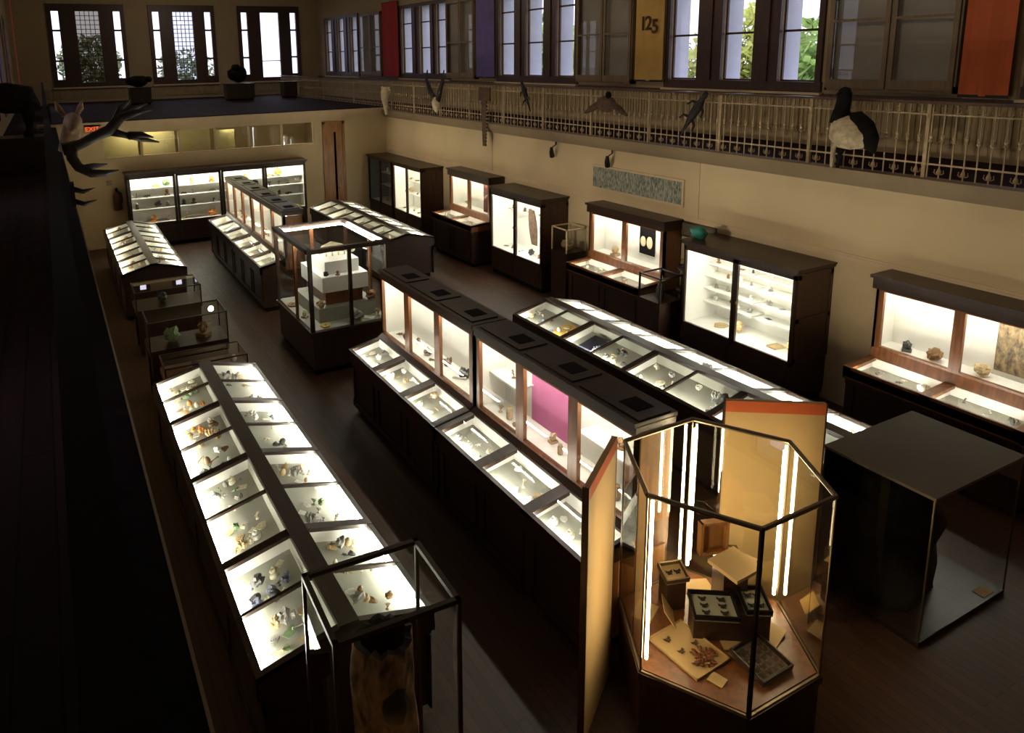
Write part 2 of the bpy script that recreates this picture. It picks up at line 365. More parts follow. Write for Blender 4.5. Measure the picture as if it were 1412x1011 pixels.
# ------------------------------------------------------------------ upright case with desk front (faces -X, origin at far front floor corner)
def desk_case(label, loc, bays, L, xg0, xg1, zl, zh, xu, xb, zg0, zg1, ztop, group, wood, backs, tubemat, shelf=None, hatch=False, cornice=.0, name='desk_display_case'):
    root = thing(name, label, 'display case', loc, group=group); dep = .13
    b = MB(); b.box(.05, xb, -.02, -L + .02, .09, zl - dep - .02)
    for y0, y1 in bays:
        b.box(.035, .05, y0 - .04, y0 - .0, .1, zl - dep - .02); b.box(.035, .05, y1, y1 + .04, .1, zl - dep - .02)
    b.box(.03, .05, -.02, -L + .02, zl - dep - .1, zl - dep - .02); b.box(.035, .05, -.02, -L + .02, .1, .2)
    b.build('base', 'wood', root)
    MB().box(.1, xb, -.04, -L + .04, 0, .09).build('plinth', 'black', root)
    sl = (zh - zl) / (xg1 - xg0)
    q = MB(); q.quad((xg0 - .02, 0, zl - dep), (xg1 + .02, 0, zh - dep), (xg1 + .02, -L, zh - dep), (xg0 - .02, -L, zl - dep)); q.build('specimen_bed', 'bed', root)
    ln = MB(); ln.box(xg1 - .002, xg1 + .004, -.02, -L + .02, zh - dep - .02, zh - .012); ln.box(xg0 - .03, xg0 - .02, -.02, -L + .02, zl - dep, zl - .03)
    f = MB()
    def dbar(y0, y1): f.hexa([(0, y0, zl - .05), (xg1 + .03, y0, zh - .03), (xg1 + .03, y1, zh - .03), (0, y1, zl - .05), (0, y0, zl), (xg1 + .03, y0, zh + .008), (xg1 + .03, y1, zh + .008), (0, y1, zl)])
    edges = [0] + [v for a in bays for v in a] + [-L]
    for i in range(0, len(edges), 2):
        dbar(edges[i], edges[i + 1])
        ym = (edges[i] + edges[i + 1]) / 2
        ln.hexa([(xg0 - .02, ym - .01, zl - dep), (xg1 + .02, ym - .01, zh - dep), (xg1 + .02, ym + .01, zh - dep), (xg0 - .02, ym + .01, zl - dep), (xg0 - .02, ym - .01, zl - .03), (xg1 + .02, ym - .01, zh - .03), (xg1 + .02, ym + .01, zh - .03), (xg0 - .02, ym + .01, zl - .03)])
    ln.build('lining', 'white', root)
    f.box(0, xg0, 0, -L, zl - dep - .02, zl + .004)
    f.hexa([(xg1 + .006, 0, zh - dep), (xu, 0, zg0 - .1 - dep), (xu, -L, zg0 - .1 - dep), (xg1 + .006, -L, zh - dep), (xg1 + .006, 0, zh + .01), (xu, 0, zg0 - .03), (xu, -L, zg0 - .03), (xg1 + .006, -L, zh + .01)]) if zg0 - .03 > zh + .012 else f.box(xg1 + .02, xu, 0, -L, zh - dep, zh + .01)
    for y in (0, -L):
        e = -.03 if y == 0 else .03
        f.loft([[(0, yy, zl - dep - .03), (xu, yy, zl - dep - .03), (xu, yy, zg0 - .03), (xg1 + .03, yy, zh + .008), (0, yy, zl)] for yy in (y, y + e)])
    f.build('desk_frame', 'redwood' if cornice else 'wood', root)
    cel_d, cel_u = [], []
    for k, (y0, y1) in enumerate(bays):
        MB().quad((xg0, y0, zl - .004), (xg1, y0, zh - .004), (xg1, y1, zh - .004), (xg0, y1, zl - .004)).build('desk_glass', 'glass', root)
        MB().cyl((xg0 + .03, y0 - .03, zl - .05), (xg0 + .03, y1 + .03, zl - .05), .011, 8).build('fluorescent_tube', tubemat, root)
        cel_d.append([(loc[0] + xg0 + (xg1 - xg0) * s, loc[1] + y0 + (y1 - y0) * t, zl - dep + .004 + (xg0 + (xg1 - xg0) * s - xg0 + .02) * (zh - zl) / (xg1 - xg0 + .04)) for s in (.35, .6, .82) for t in (.18, .5, .82)])
    # upright
    u = MB(); u.box(xu, xb, 0, -.035, zl - dep, zg1 + .02); u.box(xu, xb, -L, -L + .035, zl - dep, zg1 + .02)
    u.box(xu, xu + .05, 0, -L, zg0 - .09, zg0); u.box(xu, xu + .05, 0, -L, zg1, zg1 + .04)
    for i in range(0, len(edges), 2): u.box(xu, xu + .045, edges[i], edges[i + 1], zg0, zg1)
    u.box(xb - .02, xb, 0, -L, zl - dep, zg1 + .03)
    u.build('upright_frame', wood, root)
    v = MB()
    for y in (-.035, -L + .041): v.box(xu + .05, xb - .03, y, y - .006, zg0 - .03, zg1 + .02)
    v.build('side_lining', 'white', root)
    r = MB(); c = cornice
    r.box(xu - .015 - c, xb + (.0 if c else .015), c, -L - c, zg1 + .03, ztop - .03)
    r.box(xu - .03 - c * 1.5, xb + (.0 if c else .03), c * 1.8, -L - c * 1.8, ztop - .04, ztop)
    r.build('roof', 'wood', root)
    MB().box(xu + .05, xb - .02, -.035, -L + .035, zg0 - .05, zg0 - .03).build('display_floor', 'white', root)
    for k, (y0, y1) in enumerate(bays):
        ya = edges[2 * k] if k else 0; yn = edges[2 * k + 3] if k == len(bays) - 1 else (edges[2 * k + 2] + edges[2 * k + 3]) / 2
        ya = -.035 if k == 0 else (edges[2 * k] + edges[2 * k + 1]) / 2
        yn = -L + .035 if k == len(bays) - 1 else (edges[2 * k + 2] + edges[2 * k + 3]) / 2
        if backs[k] == 'pink': ya, yn = PINK
        if k and backs[k - 1] == 'pink': ya = PINK[1]
        if k < len(bays) - 1 and backs[k + 1] == 'pink': yn = PINK[0]
        MB().box(xb - .03, xb - .021, ya, yn, zg0 - .03, zg1 + .02).build('back_panel', backs[k], root)
        MB().quad((xu + .02, y0, zg0), (xu + .02, y1, zg0), (xu + .02, y1, zg1), (xu + .02, y0, zg1)).build('upright_glass', 'glass', root)
        MB().cyl((xu + .10, y0 - .02, zg1 + .0), (xu + .10, y1 + .02, zg1 + .0), .012, 8).build('fluorescent_tube', tubemat, root)
        if shelf and k in shelf:
            zs = shelf[k]; sy = .20 if k else -.05 - y0; MB().box(xu + .16, xb - .03, y0 + sy, y1 + .22, zs - .02, zs).build('shelf', 'white', root)
            cel_u.append([(loc[0] + (xu + xb) / 2 + .08, loc[1] + y0 + .1 + (y1 - y0) * t, zs + .003) for t in (.25, .5, .75)] + [(loc[0] + (xu + xb) / 2 - .04, loc[1] + y0 + (y1 - y0) * t, zg0 - .027) for t in (.25, .5, .75)])
        else: cel_u.append([(loc[0] + xu + (xb - xu) * s, loc[1] + y0 + (y1 - y0) * t, zg0 - .027) for s in (.48, .66) for t in (.2, .5, .8)])
        if hatch:
            MB().box(xu + .03, xb - .03, y0 + .02, y1 - .02, ztop, ztop + .012).build('roof_panel', 'wood', root)
            MB().box(xu + .12, xb - .1, y0 - .50 * (y0 - y1) - .04, y1 + .1, ztop + .012, ztop + .016).build('roof_hatch', 'black', root)
    return root, cel_d, cel_u

# ------------------------------------------------------------------ tall glazed cabinet (faces -X, origin at far front floor corner)
def cabinet(label, loc, L, D, n, zb, zg0, zg1, ztop, group, shelves, back, tubemat, lit=True, rz=0, post=.09, wood='wood_v', side='midwood'):
    root = thing('glazed_cabinet', label, 'cabinet', loc, rz, group)
    b = MB(); b.box(.02, D, -.01, -L + .01, .1, zg0 - .03)
    nn = n
    for k in range(nn):
        y0 = -L * k / nn - .08; y1 = -L * (k + 1) / nn + .08
        b.box(.008, .02, y0, y1, .2, zg0 - .14); b.box(.002, .01, y0 - .04, y1 + .04, .28, zg0 - .22)
    b.build('base', 'wood_v', root)
    MB().box(.05, D, -.04, -L + .04, 0, .1).build('plinth', 'black', root)
    for y in (0, -L):
        s = MB(); e = -.03 if y == 0 else .03
        s.box(.04, D, y, y + e, zg0 - .03, zg1 + .08)
        o = -.008 if e > 0 else .008
        for (xa, xc, za, zc) in ((.04, .1, zg0, zg1 + .06), (D - .06, D, zg0, zg1 + .06), (.04, D, zg0 - .03, zg0 + .05), (.04, D, zg1, zg1 + .08), (.04, D, (zg0 + zg1) / 2 - .03, (zg0 + zg1) / 2 + .03)):
            s.box(xa, xc, y, y + o, za, zc)
        s.build('side_panel', side, root)
    r = MB(); r.box(0, D, 0, -L, zg1 + .06, ztop - .05); r.box(-.03, D, .03, -L - .03, ztop - .06, ztop - .02); r.box(-.05, D, .05, -L - .05, ztop - .025, ztop)
    r.build('cornice', wood, root)
    MB().box(D - .03, D, -.02, -L + .02, zg0 - .03, zg1 + .08).build('back_panel', back, root)
    MB().box(.05, D - .03, -.03, -L + .03, zg0 - .03, zg0 - .015).build('cabinet_floor', 'white', root)
    v = MB()
    for y in (-.03, -L + .036): v.box(.05, D - .03, y, y - .006, zg0 - .015, zg1 + .06)
    v.build('side_lining', back, root)
    cells = []
    for k in range(n):
        y0 = -L * k / n; y1 = -L * (k + 1) / n
        d = MB(); d.box(0, .04, y0 - .005, y0 - post / 2 - .005, zg0 - .06, zg1 + .06); d.box(0, .04, y1 + .005, y1 + post / 2 + .005, zg0 - .06, zg1 + .06)
        d.box(0, .04, y0 - .005, y1 + .005, zg0 - .08, zg0); d.box(0, .04, y0 - .005, y1 + .005, zg1, zg1 + .065)
        door = d.build('door', wood, root)
        MB().quad((.02, y0 - post / 2, zg0), (.02, y1 + post / 2, zg0), (.02, y1 + post / 2, zg1), (.02, y0 - post / 2, zg1)).build('glass_pane', 'glass', door)
        MB().ell((-.01, y1 + post / 2 if k % 2 == 0 else y0 - post / 2, (zg0 + zg1) / 2), (.012, .012, .03), 8, 6).build('handle', 'bronze', door)
        if lit:
            MB().cyl((.10, y0 - .08, zg1 + .02), (.10, y1 + .08, zg1 + .02), .013, 8).build('fluorescent_tube', tubemat, root)
            MB().cyl((.075, y1 + .05, zg0 + .03), (.075, y1 + .05, zg1 - .1), .009, 8).build('fluorescent_tube', tubemat, root) if n == 2 else None
        cl = []
        for i, (zs, dd) in enumerate(shelves):
            MB().box(D - .03 - dd, D - .031, y0 - .03, y1 + .03, zs - .018, zs).build('shelf', 'white', root)
            cl.append([Vector((D - .05 - dd * .5, y0 + (y1 - y0) * t, zs + .003)) for t in (.18, .4, .62, .84)])
        cl.append([Vector((D * .45, y0 + (y1 - y0) * t, zg0 - .012)) for t in (.2, .5, .8)])
        mt = Matrix.Translation(loc) @ Matrix.Rotation(rz, 4, 'Z')
        cells.append([[tuple(mt @ p) for p in row] for row in cl])
    return root, cells

# ================================================================== SETTING
W = 9.658; YF = 21.81; W2 = 11.6; YF2 = 33.8; XL = -.95; YN = -1.6; HT = 7.9; GZ = 3.40
struct('floor', MB().box(-1.2, 12.2, YN - .2, 34.2, -.1, 0), 'floor')
struct('wall_right', MB().box(W, W + .15, YN, YF, 0, 3.2), 'wall')
struct('wall_left', MB().box(-.25, -.1, YN, YF, 0, 3.2), 'wall')
# far wall with transom opening x 1.3..7.22, z 2.45..3.18
fw = MB(); fw.box(-.25, W + .15, YF, YF + .15, 0, 2.45); fw.box(-.25, W + .15, YF, YF + .15, 3.18, 3.47); fw.box(-.25, 1.28, YF, YF + .15, 2.45, 3.18); fw.box(7.24, W + .15, YF, YF + .15, 2.45, 3.18)
struct('wall_far', fw, 'wall')
struct('wall_near', MB().box(-1.2, 12.2, YN - .15, YN, 0, HT), 'wallup')
struct('ceiling', MB().box(-1.2, 12.2, YN - .2, 34.2, HT, HT + .1), 'ceil')
# upper galleries
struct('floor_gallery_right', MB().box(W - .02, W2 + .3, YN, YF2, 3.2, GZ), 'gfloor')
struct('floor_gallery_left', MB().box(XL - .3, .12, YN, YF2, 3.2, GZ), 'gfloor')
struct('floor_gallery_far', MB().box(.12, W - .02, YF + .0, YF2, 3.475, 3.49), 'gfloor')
lg = MB(); lg.box(W - .16, W + .1, YN, YF2, 3.30, GZ + .005); lg.box(W - .11, W, YN, YF2, 3.23, 3.30); lg.box(W - .06, W, YN, YF2, 3.18, 3.23)
struct('trim_1', lg, 'ledge')
lg = MB(); lg.box(.0, .20, YN, YF2, 3.30, GZ + .005); lg.box(-.1, .15, YN, YF2, 3.2, 3.30)
struct('trim_2', lg, 'black'); struct('trim_8', MB().box(.195, .205, YN, YF2, GZ - .02, GZ + .008), 'ledge')
pr = MB(); pr.box(W - .03, W, YN, YF, 2.14, 2.19); pr.box(W - .018, W, YN, YF, 2.19, 2.22); pr.box(W - .012, W, 8.86, 8.885, 2.22, 3.2); pr.box(W - .012, W, 15.4, 15.425, 2.22, 3.2)
struct('trim_3', pr, 'moulding')
struct('baseboard_right', MB().box(W - .02, W, YN, YF, 0, .18), 'moulding')
ft = MB(); ft.box(-.1, W, YF - .05, YF, 3.36, 3.47); ft.box(-.1, W, YF - .025, YF, 3.30, 3.36)
struct('trim_4', ft, 'moulding')

# transom windows and the lit room behind them
tw = MB(); xs = [1.28, 2.27, 3.28, 4.28, 5.26, 6.25, 7.24]
for x in xs: tw.box(x - .03, x + .03, YF + .02, YF + .12, 2.45, 3.18)
tw.box(1.28, 7.24, YF + .02, YF + .12, 2.45, 2.5); tw.box(1.28, 7.24, YF + .02, YF + .12, 3.13, 3.18)
w0 = struct('window_1', tw, 'moulding')
for i in range(6): MB().quad((xs[i], YF + .07, 2.48), (xs[i + 1], YF + .07, 2.48), (xs[i + 1], YF + .07, 3.15), (xs[i], YF + .07, 3.15)).build('window_pane', 'glass', w0)
for i in range(3): MB().box(xs[i] + .04, xs[i + 1] - .04, YF + .62, YF + .625, 2.3 if i != 0 else 2.45, 3.2).build('blind', 'pane', w0)
MB().box(4.45, 5.0, YF + .8, YF + .81, 2.3, 3.0).build('blind', 'pane', w0)
br = MB(); br.box(.6, 8, YF + 3.2, YF + 3.3, 0, 3.3); br.box(.5, .6, YF + .15, YF + 3.3, 0, 3.3); br.box(8, 8.1, YF + .15, YF + 3.3, 0, 3.3); br.box(.5, 8.1, YF + .15, YF + 3.3, 3.4, 3.46)
struct('wall_back_room', br, 'wallup')
for x0 in (1.7, 4.6, 6.2):  # first tube is added, above the opening, to brighten the blinds
    lt = thing('ceiling_light', ['', 'long unseen tube light added in front of the left blinds', 'tube light behind the middle clear transom pane', 'tube light behind the rightmost clear transom pane'][{1.7: 1, 4.6: 2, 6.2: 3}[x0]], 'light', (x0, YF + (.32 if x0 < 2 else .75), 3.24 if x0 < 2 else 3.10))
    MB().box(0, 1.3, -.06, .06, .03, .1).build('housing', 'white', lt); MB().cyl((.03, 0, 0), (1.27, 0, 0), .02, 8).build('fluorescent_tube', emit('room_tube%d' % int(x0), (1, .93, .60), 16), lt)

dr = MB(); dr.box(7.50, 7.58, YF - .05, YF, 0, 3.12); dr.box(8.14, 8.22, YF - .05, YF, 0, 3.12); dr.box(7.50, 8.22, YF - .05, YF, 3.05, 3.13); dr.box(7.58, 8.14, YF - .03, YF, 0, 3.05)
d1 = struct('door_1', dr, 'goldwood')
MB().box(7.86, 7.93, YF - .04, YF - .03, .3, 2.8).build('door_gap', 'black', d1)
MB().ell((7.98, YF - .06, 1.05), (.025, .025, .025), 8, 6).build('door_handle', 'bronze', d1)

# upper right wall with window openings
def wall_x(name, x0, x1, openings, z0, z1, ya, yb, mat):
    """wall slab in the YZ plane with rectangular openings (y0,y1,za,zb), y descending or not."""
    b = MB(); ops = sorted((min(o[0], o[1]), max(o[0], o[1])) for o in openings); za, zb = openings[0][2], openings[0][3]
    b.box(x0, x1, ya, yb, z0, za); b.box(x0, x1, ya, yb, zb, z1); y = ya
    for a, c in ops: b.box(x0, x1, y, a, za, zb); y = c
    b.box(x0, x1, y, yb, za, zb)
    return struct(name, b, mat)
GROUPS = [[(32.5, 31.7), (31.0, 30.2), (29.5, 28.7)], [(24.52, 23.63), (23.12, 22.26), (21.9, 21.1)], [(18.06, 17.29), (16.77, 15.95), (15.43, 14.68)], [(11.57, 10.83), (10.24, 9.52), (8.98, 8.25)], [(5.12, 4.38), (3.78, 3.05), (2.5, 1.78)]]
SILL = 4.46; WTOP = 6.7
wall_x('wall_upper_right', W2 + .08, W2 + .5, [p for g in GROUPS for p in g], SILL, WTOP, GZ, HT, ) if 0 else None
b = MB()
allp = sorted([(b_, a_) for g in GROUPS for a_, b_ in g])
b.box(W2, W2 + .12, YN, YF2, GZ, SILL); b.box(W2, W2 + .12, YN, YF2, WTOP, HT); y = YN
for a_, c_ in allp: b.box(W2, W2 + .12, y, a_, SILL, WTOP); y = c_
b.box(W2, W2 + .12, y, YF2, SILL, WTOP)
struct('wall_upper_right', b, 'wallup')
b = MB(); b.box(W2 + .12, W2 + .5, YN, YF2, GZ - .6, SILL - .05); b.box(W2 + .12, W2 + .5, YN, YF2, WTOP, HT); y = YN
for a_, c_ in allp: b.box(W2 + .12, W2 + .5, y, a_, SILL - .05, WTOP); y = c_
b.box(W2 + .12, W2 + .5, y, YF2, SILL - .05, WTOP)
struct('wall_outer_right', b, 'stone')
wi = 2
for g in GROUPS:
    ya, yb = g[0][0], g[-1][1]; f = MB()
    f.box(W2 - .06, W2 + .0, ya + .12, yb - .12, SILL - .16, SILL); f.box(W2 - .06, W2, ya + .12, yb - .12, WTOP, WTOP + .12)
    edges = [ya + .1] + [v for p in g for v in p] + [yb - .1]
    for i in range(0, len(edges), 2):
        f.box(W2 - .06, W2, edges[i], edges[i + 1], SILL, WTOP)
        if edges[i] - edges[i + 1] > .2: f.box(W2 - .09, W2 - .06, (edges[i] + edges[i + 1]) / 2 - .07, (edges[i] + edges[i + 1]) / 2 + .07, SILL, WTOP)
    o = struct('window_%d' % wi, f, 'frame'); wi += 1
    for p in g:
        s = MB(); y0, y1 = p
        s.box(W2 + .05, W2 + .09, y0, y1, 5.31, 5.35); s.box(W2 + .05, W2 + .09, y0, y1, 6.16, 6.2)
        s.box(W2 + .05, W2 + .09, y0, y0 - .025, SILL, WTOP); s.box(W2 + .05, W2 + .09, y1 + .025, y1, SILL, WTOP); s.box(W2 + .05, W2 + .09, y0, y1, SILL, SILL + .03)
        sash = s.build('window_frame', 'frame', o)
        MB().quad((W2 + .07, y0, SILL), (W2 + .07, y1, SILL), (W2 + .07, y1, WTOP), (W2 + .07, y0, WTOP)).build('window_pane', 'glassw', sash)
    MB().box(W2 - .12, W2 + .0, ya + .15, yb - .15, SILL - .21, SILL - .17).build('window_sill', 'moulding', o)
# bead-board dado under the windows
b = MB(); b.box(W2 - .03, W2, YN, YF2, 3.62, 4.22); y = 1.2
while y < 33.6: b.box(W2 - .045, W2 - .03, y, y + .05, 3.64, 4.20); y += .085
struct('trim_5', b, 'wains')
b = MB(); b.box(W2 - .05, W2, YN, YF2, 4.22, 4.27); struct('trim_6', b, 'frame')
# far upper wall
FW = [(.44, 3.30), (4.24, 6.95), (7.95, 10.75)]
b = MB(); b.box(XL - .3, W2 + .5, YF2, YF2 + .12, 0, 4.2); b.box(XL - .3, W2 + .5, YF2, YF2 + .12, 7.4, HT); x = XL - .3
for a_, c_ in FW: b.box(x, a_, YF2, YF2 + .12, 4.2, 7.4); x = c_
b.box(x, W2 + .5, YF2, YF2 + .12, 4.2, 7.4)
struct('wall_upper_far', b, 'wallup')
for k, (a_, c_) in enumerate(FW):
    w = c_ - a_; f = MB(); zt = 7.4
    nar = [(a_ + .16, a_ + .42), (c_ - .42, c_ - .16)]; cen = (a_ + w * .36, a_ + w * .66)
    f.box(a_, c_, YF2 - .08, YF2 + .06, 7.12, 7.4); f.box(a_, c_, YF2 - .08, YF2 + .06, 4.12, 4.28)
    prev = a_
    for (p, q) in (nar[0], cen, nar[1]): f.box(prev, p, YF2 - .08, YF2 + .06, 4.28, 7.12); prev = q
    f.box(prev, c_, YF2 - .08, YF2 + .06, 4.28, 7.12)
    f.box(nar[0][0], nar[0][1], YF2 - .02, YF2 + .05, 4.28, 4.42); f.box(nar[1][0], nar[1][1], YF2 - .02, YF2 + .05, 4.28, 4.42)
    o = struct('window_%d' % wi, f, 'frame'); wi += 1
    for (p, q) in nar:
        s = MB(); s.box(p, q, YF2, YF2 + .04, 6.32, 6.40); s.box(p, q, YF2, YF2 + .04, 5.12, 5.2); s.build('window_frame', 'frame', o)
        MB().quad((p, YF2 + .02, 4.4), (q, YF2 + .02, 4.4), (q, YF2 + .02, 7.12), (p, YF2 + .02, 7.12)).build('window_pane', 'glassw', o)
    s = MB(); p, q = cen
    if k < 2:
        n = 5; 
        for i in range(1, n): s.box(p + (q - p) * i / n - .012, p + (q - p) * i / n + .012, YF2, YF2 + .03, 4.28, 7.12)
        for i in range(1, 16): s.box(p, q, YF2, YF2 + .03, 4.28 + 2.84 * i / 16 - .012, 4.28 + 2.84 * i / 16 + .012)
    else: s.box(p, q, YF2, YF2 + .03, 4.98, 5.02)
    s.build('window_frame', 'frame', o)
    MB().quad((p, YF2 + .02, 4.28), (q, YF2 + .02, 4.28), (q, YF2 + .02, 7.12), (p, YF2 + .02, 7.12)).build('window_pane', ('glassd', 'glassm', 'glassw')[k], o)
    MB().box(a_ - .05, c_ + .05, YF2 - .16, YF2, 4.05, 4.11).build('window_sill', 'moulding', o)
b = MB(); b.box(.0, W2, YF2 - .03, YF2, 3.62, 4.04); x = .1
while x < 11.5: b.box(x, x + .06, YF2 - .05, YF2 - .03, 3.64, 4.02); x += .13
struct('trim_7', b, 'wains')
# left gallery wall with its own windows
LG = [(30, 28.6), (24, 22.6), (17, 15.6), (10.5, 9.2), (4.5, 3.2)]
b = MB(); b.box(XL - .3, XL, YN, YF2, 0, 3.75); b.box(XL - .3, XL, YN, YF2, 6.6, HT); y = YN
for a_, c_ in sorted((q, p) for p, q in LG): b.box(XL - .3, XL, y, a_, 3.75, 6.6); y = c_
b.box(XL - .3, XL, y, YF2, 3.75, 6.6)
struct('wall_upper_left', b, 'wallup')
for p, q in LG:
    f = MB()
    for y in (p, (p + q) / 2, q): f.box(XL - .1, XL + .02, y - .06, y + .06, 3.7, 6.65)
    f.box(XL - .1, XL + .02, q, p, 3.68, 3.78); f.box(XL - .1, XL + .02, q, p, 5.1, 5.16); f.box(XL - .1, XL + .02, q, p, 6.57, 6.65)
    o = struct('window_%d' % wi, f, 'frame'); wi += 1
    MB().quad((XL - .05, p, 3.75), (XL - .05, q, 3.75), (XL - .05, q, 6.6), (XL - .05, p, 6.6)).build('window_pane', 'glassw', o)

# ------------------------------------------------------------------ railings
def railing(label, x, ya, yb, posts, out, near_n, hw='railw', iw='rail'):
    root = thing('gallery_railing', label, 'railing', (x, ya, GZ))
    L = yb - ya
    MB().box(-.035, .035, 0, L, .915, .95).build('handrail', hw, root)
    MB().box(-.012, .012, 0, L, .78, .80).build('upper_rail', iw, root)
    MB().box(-.012, .012, 0, L, .17, .19).build('lower_rail', iw, root)
    for p in posts: 
        b = MB(); b.box(-.022, .022, p - ya - .022, p - ya + .022, .005, .915); b.lathe([(.034, .76), (.036, .78), (.034, .80)], (0, p - ya, 0), 8); b.lathe([(.036, .15), (.038, .18), (.034, .2)], (0, p - ya, 0), 8); b.build('post', iw, root)
    def baluster(b, y, k):
        b.tube([(0, y, .01), (0, y, .915)], .010, 5)
        b.lathe([(.012, .44), (.024, .46), (.016, .49), (.026, .52), (.012, .55)], (0, y, 0), 6)
        if k % 2 == 0:
            for s in (-1, 1): b.tube([(0, y, .10), (0, y + s * .03, .06), (0, y + s * .055, .08), (0, y + s * .05, .12)], .008, 4)
            b.lathe([(.01, .05), (.03, .09), (.01, .14)], (0, y, 0), 6)
        for s in (-1, 1): b.tube([(0, y, .80), (0, y + s * .04, .83), (0, y + s * .04, .88), (0, y + s * .012, .87)], .006, 4)
    step = .137; n = int((yb - ya) / step); src = {}
    rest = MB()
    for k in range(n):
        y = (k + .5) * step
        if k < near_n:
            if k % 2 not in src:
                b = MB(); baluster(b, 0, k); o = b.build('baluster', iw, root); src[k % 2] = o
            else:
                o = src[k % 2].copy(); COL.objects.link(o)
            o.parent = root; o.location = (0, y, 0)
        else: baluster(rest, y, k)
    o = rest.build('balusters', iw, root); o['kind'] = 'stuff'
    return root
railing('cream iron railing with scrollwork along the right gallery above the beige wall', W, 2.6, 33.5, [3.7, 5.31, 6.9, 8.5, 10.1, 11.7, 13.3, 14.9, 16.5, 18.1, 19.7, 21.3, 24.5, 27.7, 30.9], -1, 100)
railing('iron railing in shadow along the left gallery, below the camera', 0, -1.3, 33.5, [3.7, 6.9, 10.1, 13.3, 16.5, 19.7, 24.5, 30.9], 1, 60, 'black', 'iron')

# ------------------------------------------------------------------ glazed wall cabinets between the upper windows
for (y0, y1, lab) in [(14.5, 12.58, 'shallow grey-backed wall cabinet between the purple-banner windows and the mustard banner'), (8.0, 6.0, 'shallow glazed wall cabinet behind the mounted bird, left of the orange banner'), (21.0, 19.25, 'shallow glazed wall cabinet left of the purple banner'), (28.2, 26.1, 'narrow glazed wall cabinet left of the red banner')]:
    root = thing('wall_cabinet', lab, 'cabinet', (W2, y0, 4.34)); L = y0 - y1; D = .14
    b = MB(); b.box(-.02, -.001, 0, -L, 0, 2.4); b.box(-D, 0, 0, -.04, 0, 2.4); b.box(-D, 0, -L, -L + .04, 0, 2.4); b.box(-D, 0, 0, -L, 0, .10); b.box(-D, 0, 0, -L, 2.3, 2.4)
    b.build('carcass', 'cabw', root)
    MB().box(-.03, -.021, -.04, -L + .04, .1, 2.3).build('backing', 'paper', root)
    for k in range(2):
        a = -L * k / 2 - .03; c = -L * (k + 1) / 2 + .0; d = MB()
        if k: c += .03
        d.box(-D - .03, -D, a, a - .07, .04, 2.36); d.box(-D - .03, -D, c, c + .07, .04, 2.36)
        for z in (.04, 1.08, 2.28): d.box(-D - .03, -D, a - .07, c + .07, z, z + (.14 if z == .04 else .04 if z == 1.08 else .08))
        door = d.build('door', 'cabw', root)
        MB().quad((-D - .015, a - .05, .1), (-D - .015, c + .05, .1), (-D - .015, c + .05, 2.3), (-D - .015, a - .05, 2.3)).build('glass_pane', 'glassw', door)

# ------------------------------------------------------------------ banners
def banner(lab, x, y0, y1, z0, z1, mat):
    root = thing('hanging_banner', lab, 'banner', (x, y0, z0)); L = y0 - y1; b = MB(); n = 8; lo = []
    for i in range(n + 1):
        t = i / n; dx = .012 * math.sin(t * PI * 3); lo.append([(dx, -L * t, 0), (dx, -L * t, z1 - z0), (dx + .004, -L * t, z1 - z0), (dx + .004, -L * t, 0)])
    b.loft(lo); b.build('cloth', mat, root)
    MB().cyl((.002, .04, z1 - z0), (.002, -L - .04, z1 - z0), .015, 8).build('rod', 'iron', root)
    MB().box(-.008, .012, .0, -L, -.02, .02).build('bottom_bar', 'iron', root)
    return root
banner('tall red banner hanging by the far windows of the right gallery', W2 - .12, 26.0, 24.62, 4.33, 7, 'red')
banner('purple banner beside the middle windows of the right gallery', W2 - .12, 19.2, 18.2, 4.40, 7, 'purple')
yb_ = banner('mustard yellow banner printed with the number 125', W2 - .12, 12.5, 11.68, 4.42, 7, 'yellow')
banner('wide orange banner at the near end of the right gallery', W2 - .14, 5.96, 5.34, 4.32, 7, 'orange')
banner('orange banner hanging on the left gallery wall', XL + .32, 27.6, 26.4, 4.3, 7, 'orange')
banner('purple banner nearest on the left gallery wall', XL + .12, 21.5, 20.6, 4.3, 7, 'purple')
def text_mesh(txt, size, name, mat, parent, loc, rot, ext=.004):
    cu = bpy.data.curves.new(name, 'FONT'); cu.body = txt; cu.size = size; cu.offset = .006 * size / .36 if size > .3 else 0; cu.extrude = ext; cu.align_x = 'CENTER'
    o = bpy.data.objects.new(name, cu); COL.objects.link(o)
    dg = bpy.context.evaluated_depsgraph_get(); me = bpy.data.meshes.new_from_object(o.evaluated_get(dg)); bpy.data.objects.remove(o)
    me.materials.clear(); me.materials.append(M[mat]); p = bpy.data.objects.new(name, me); COL.objects.link(p); p.parent = parent; p.location = loc; p.rotation_euler = rot
    return p
RX = (PI / 2, 0, -PI / 2)
for ch, dy, dz in (('1', -.24, 1.06), ('2', -.40, 1.06), ('5', -.585, .99)): text_mesh(ch, .40, 'numeral', 'ink', yb_, (-.025, dy, dz), RX)
text_mesh('- - - -', .05, 'small_line', 'ink', yb_, (-.025, -.55, .9), RX)

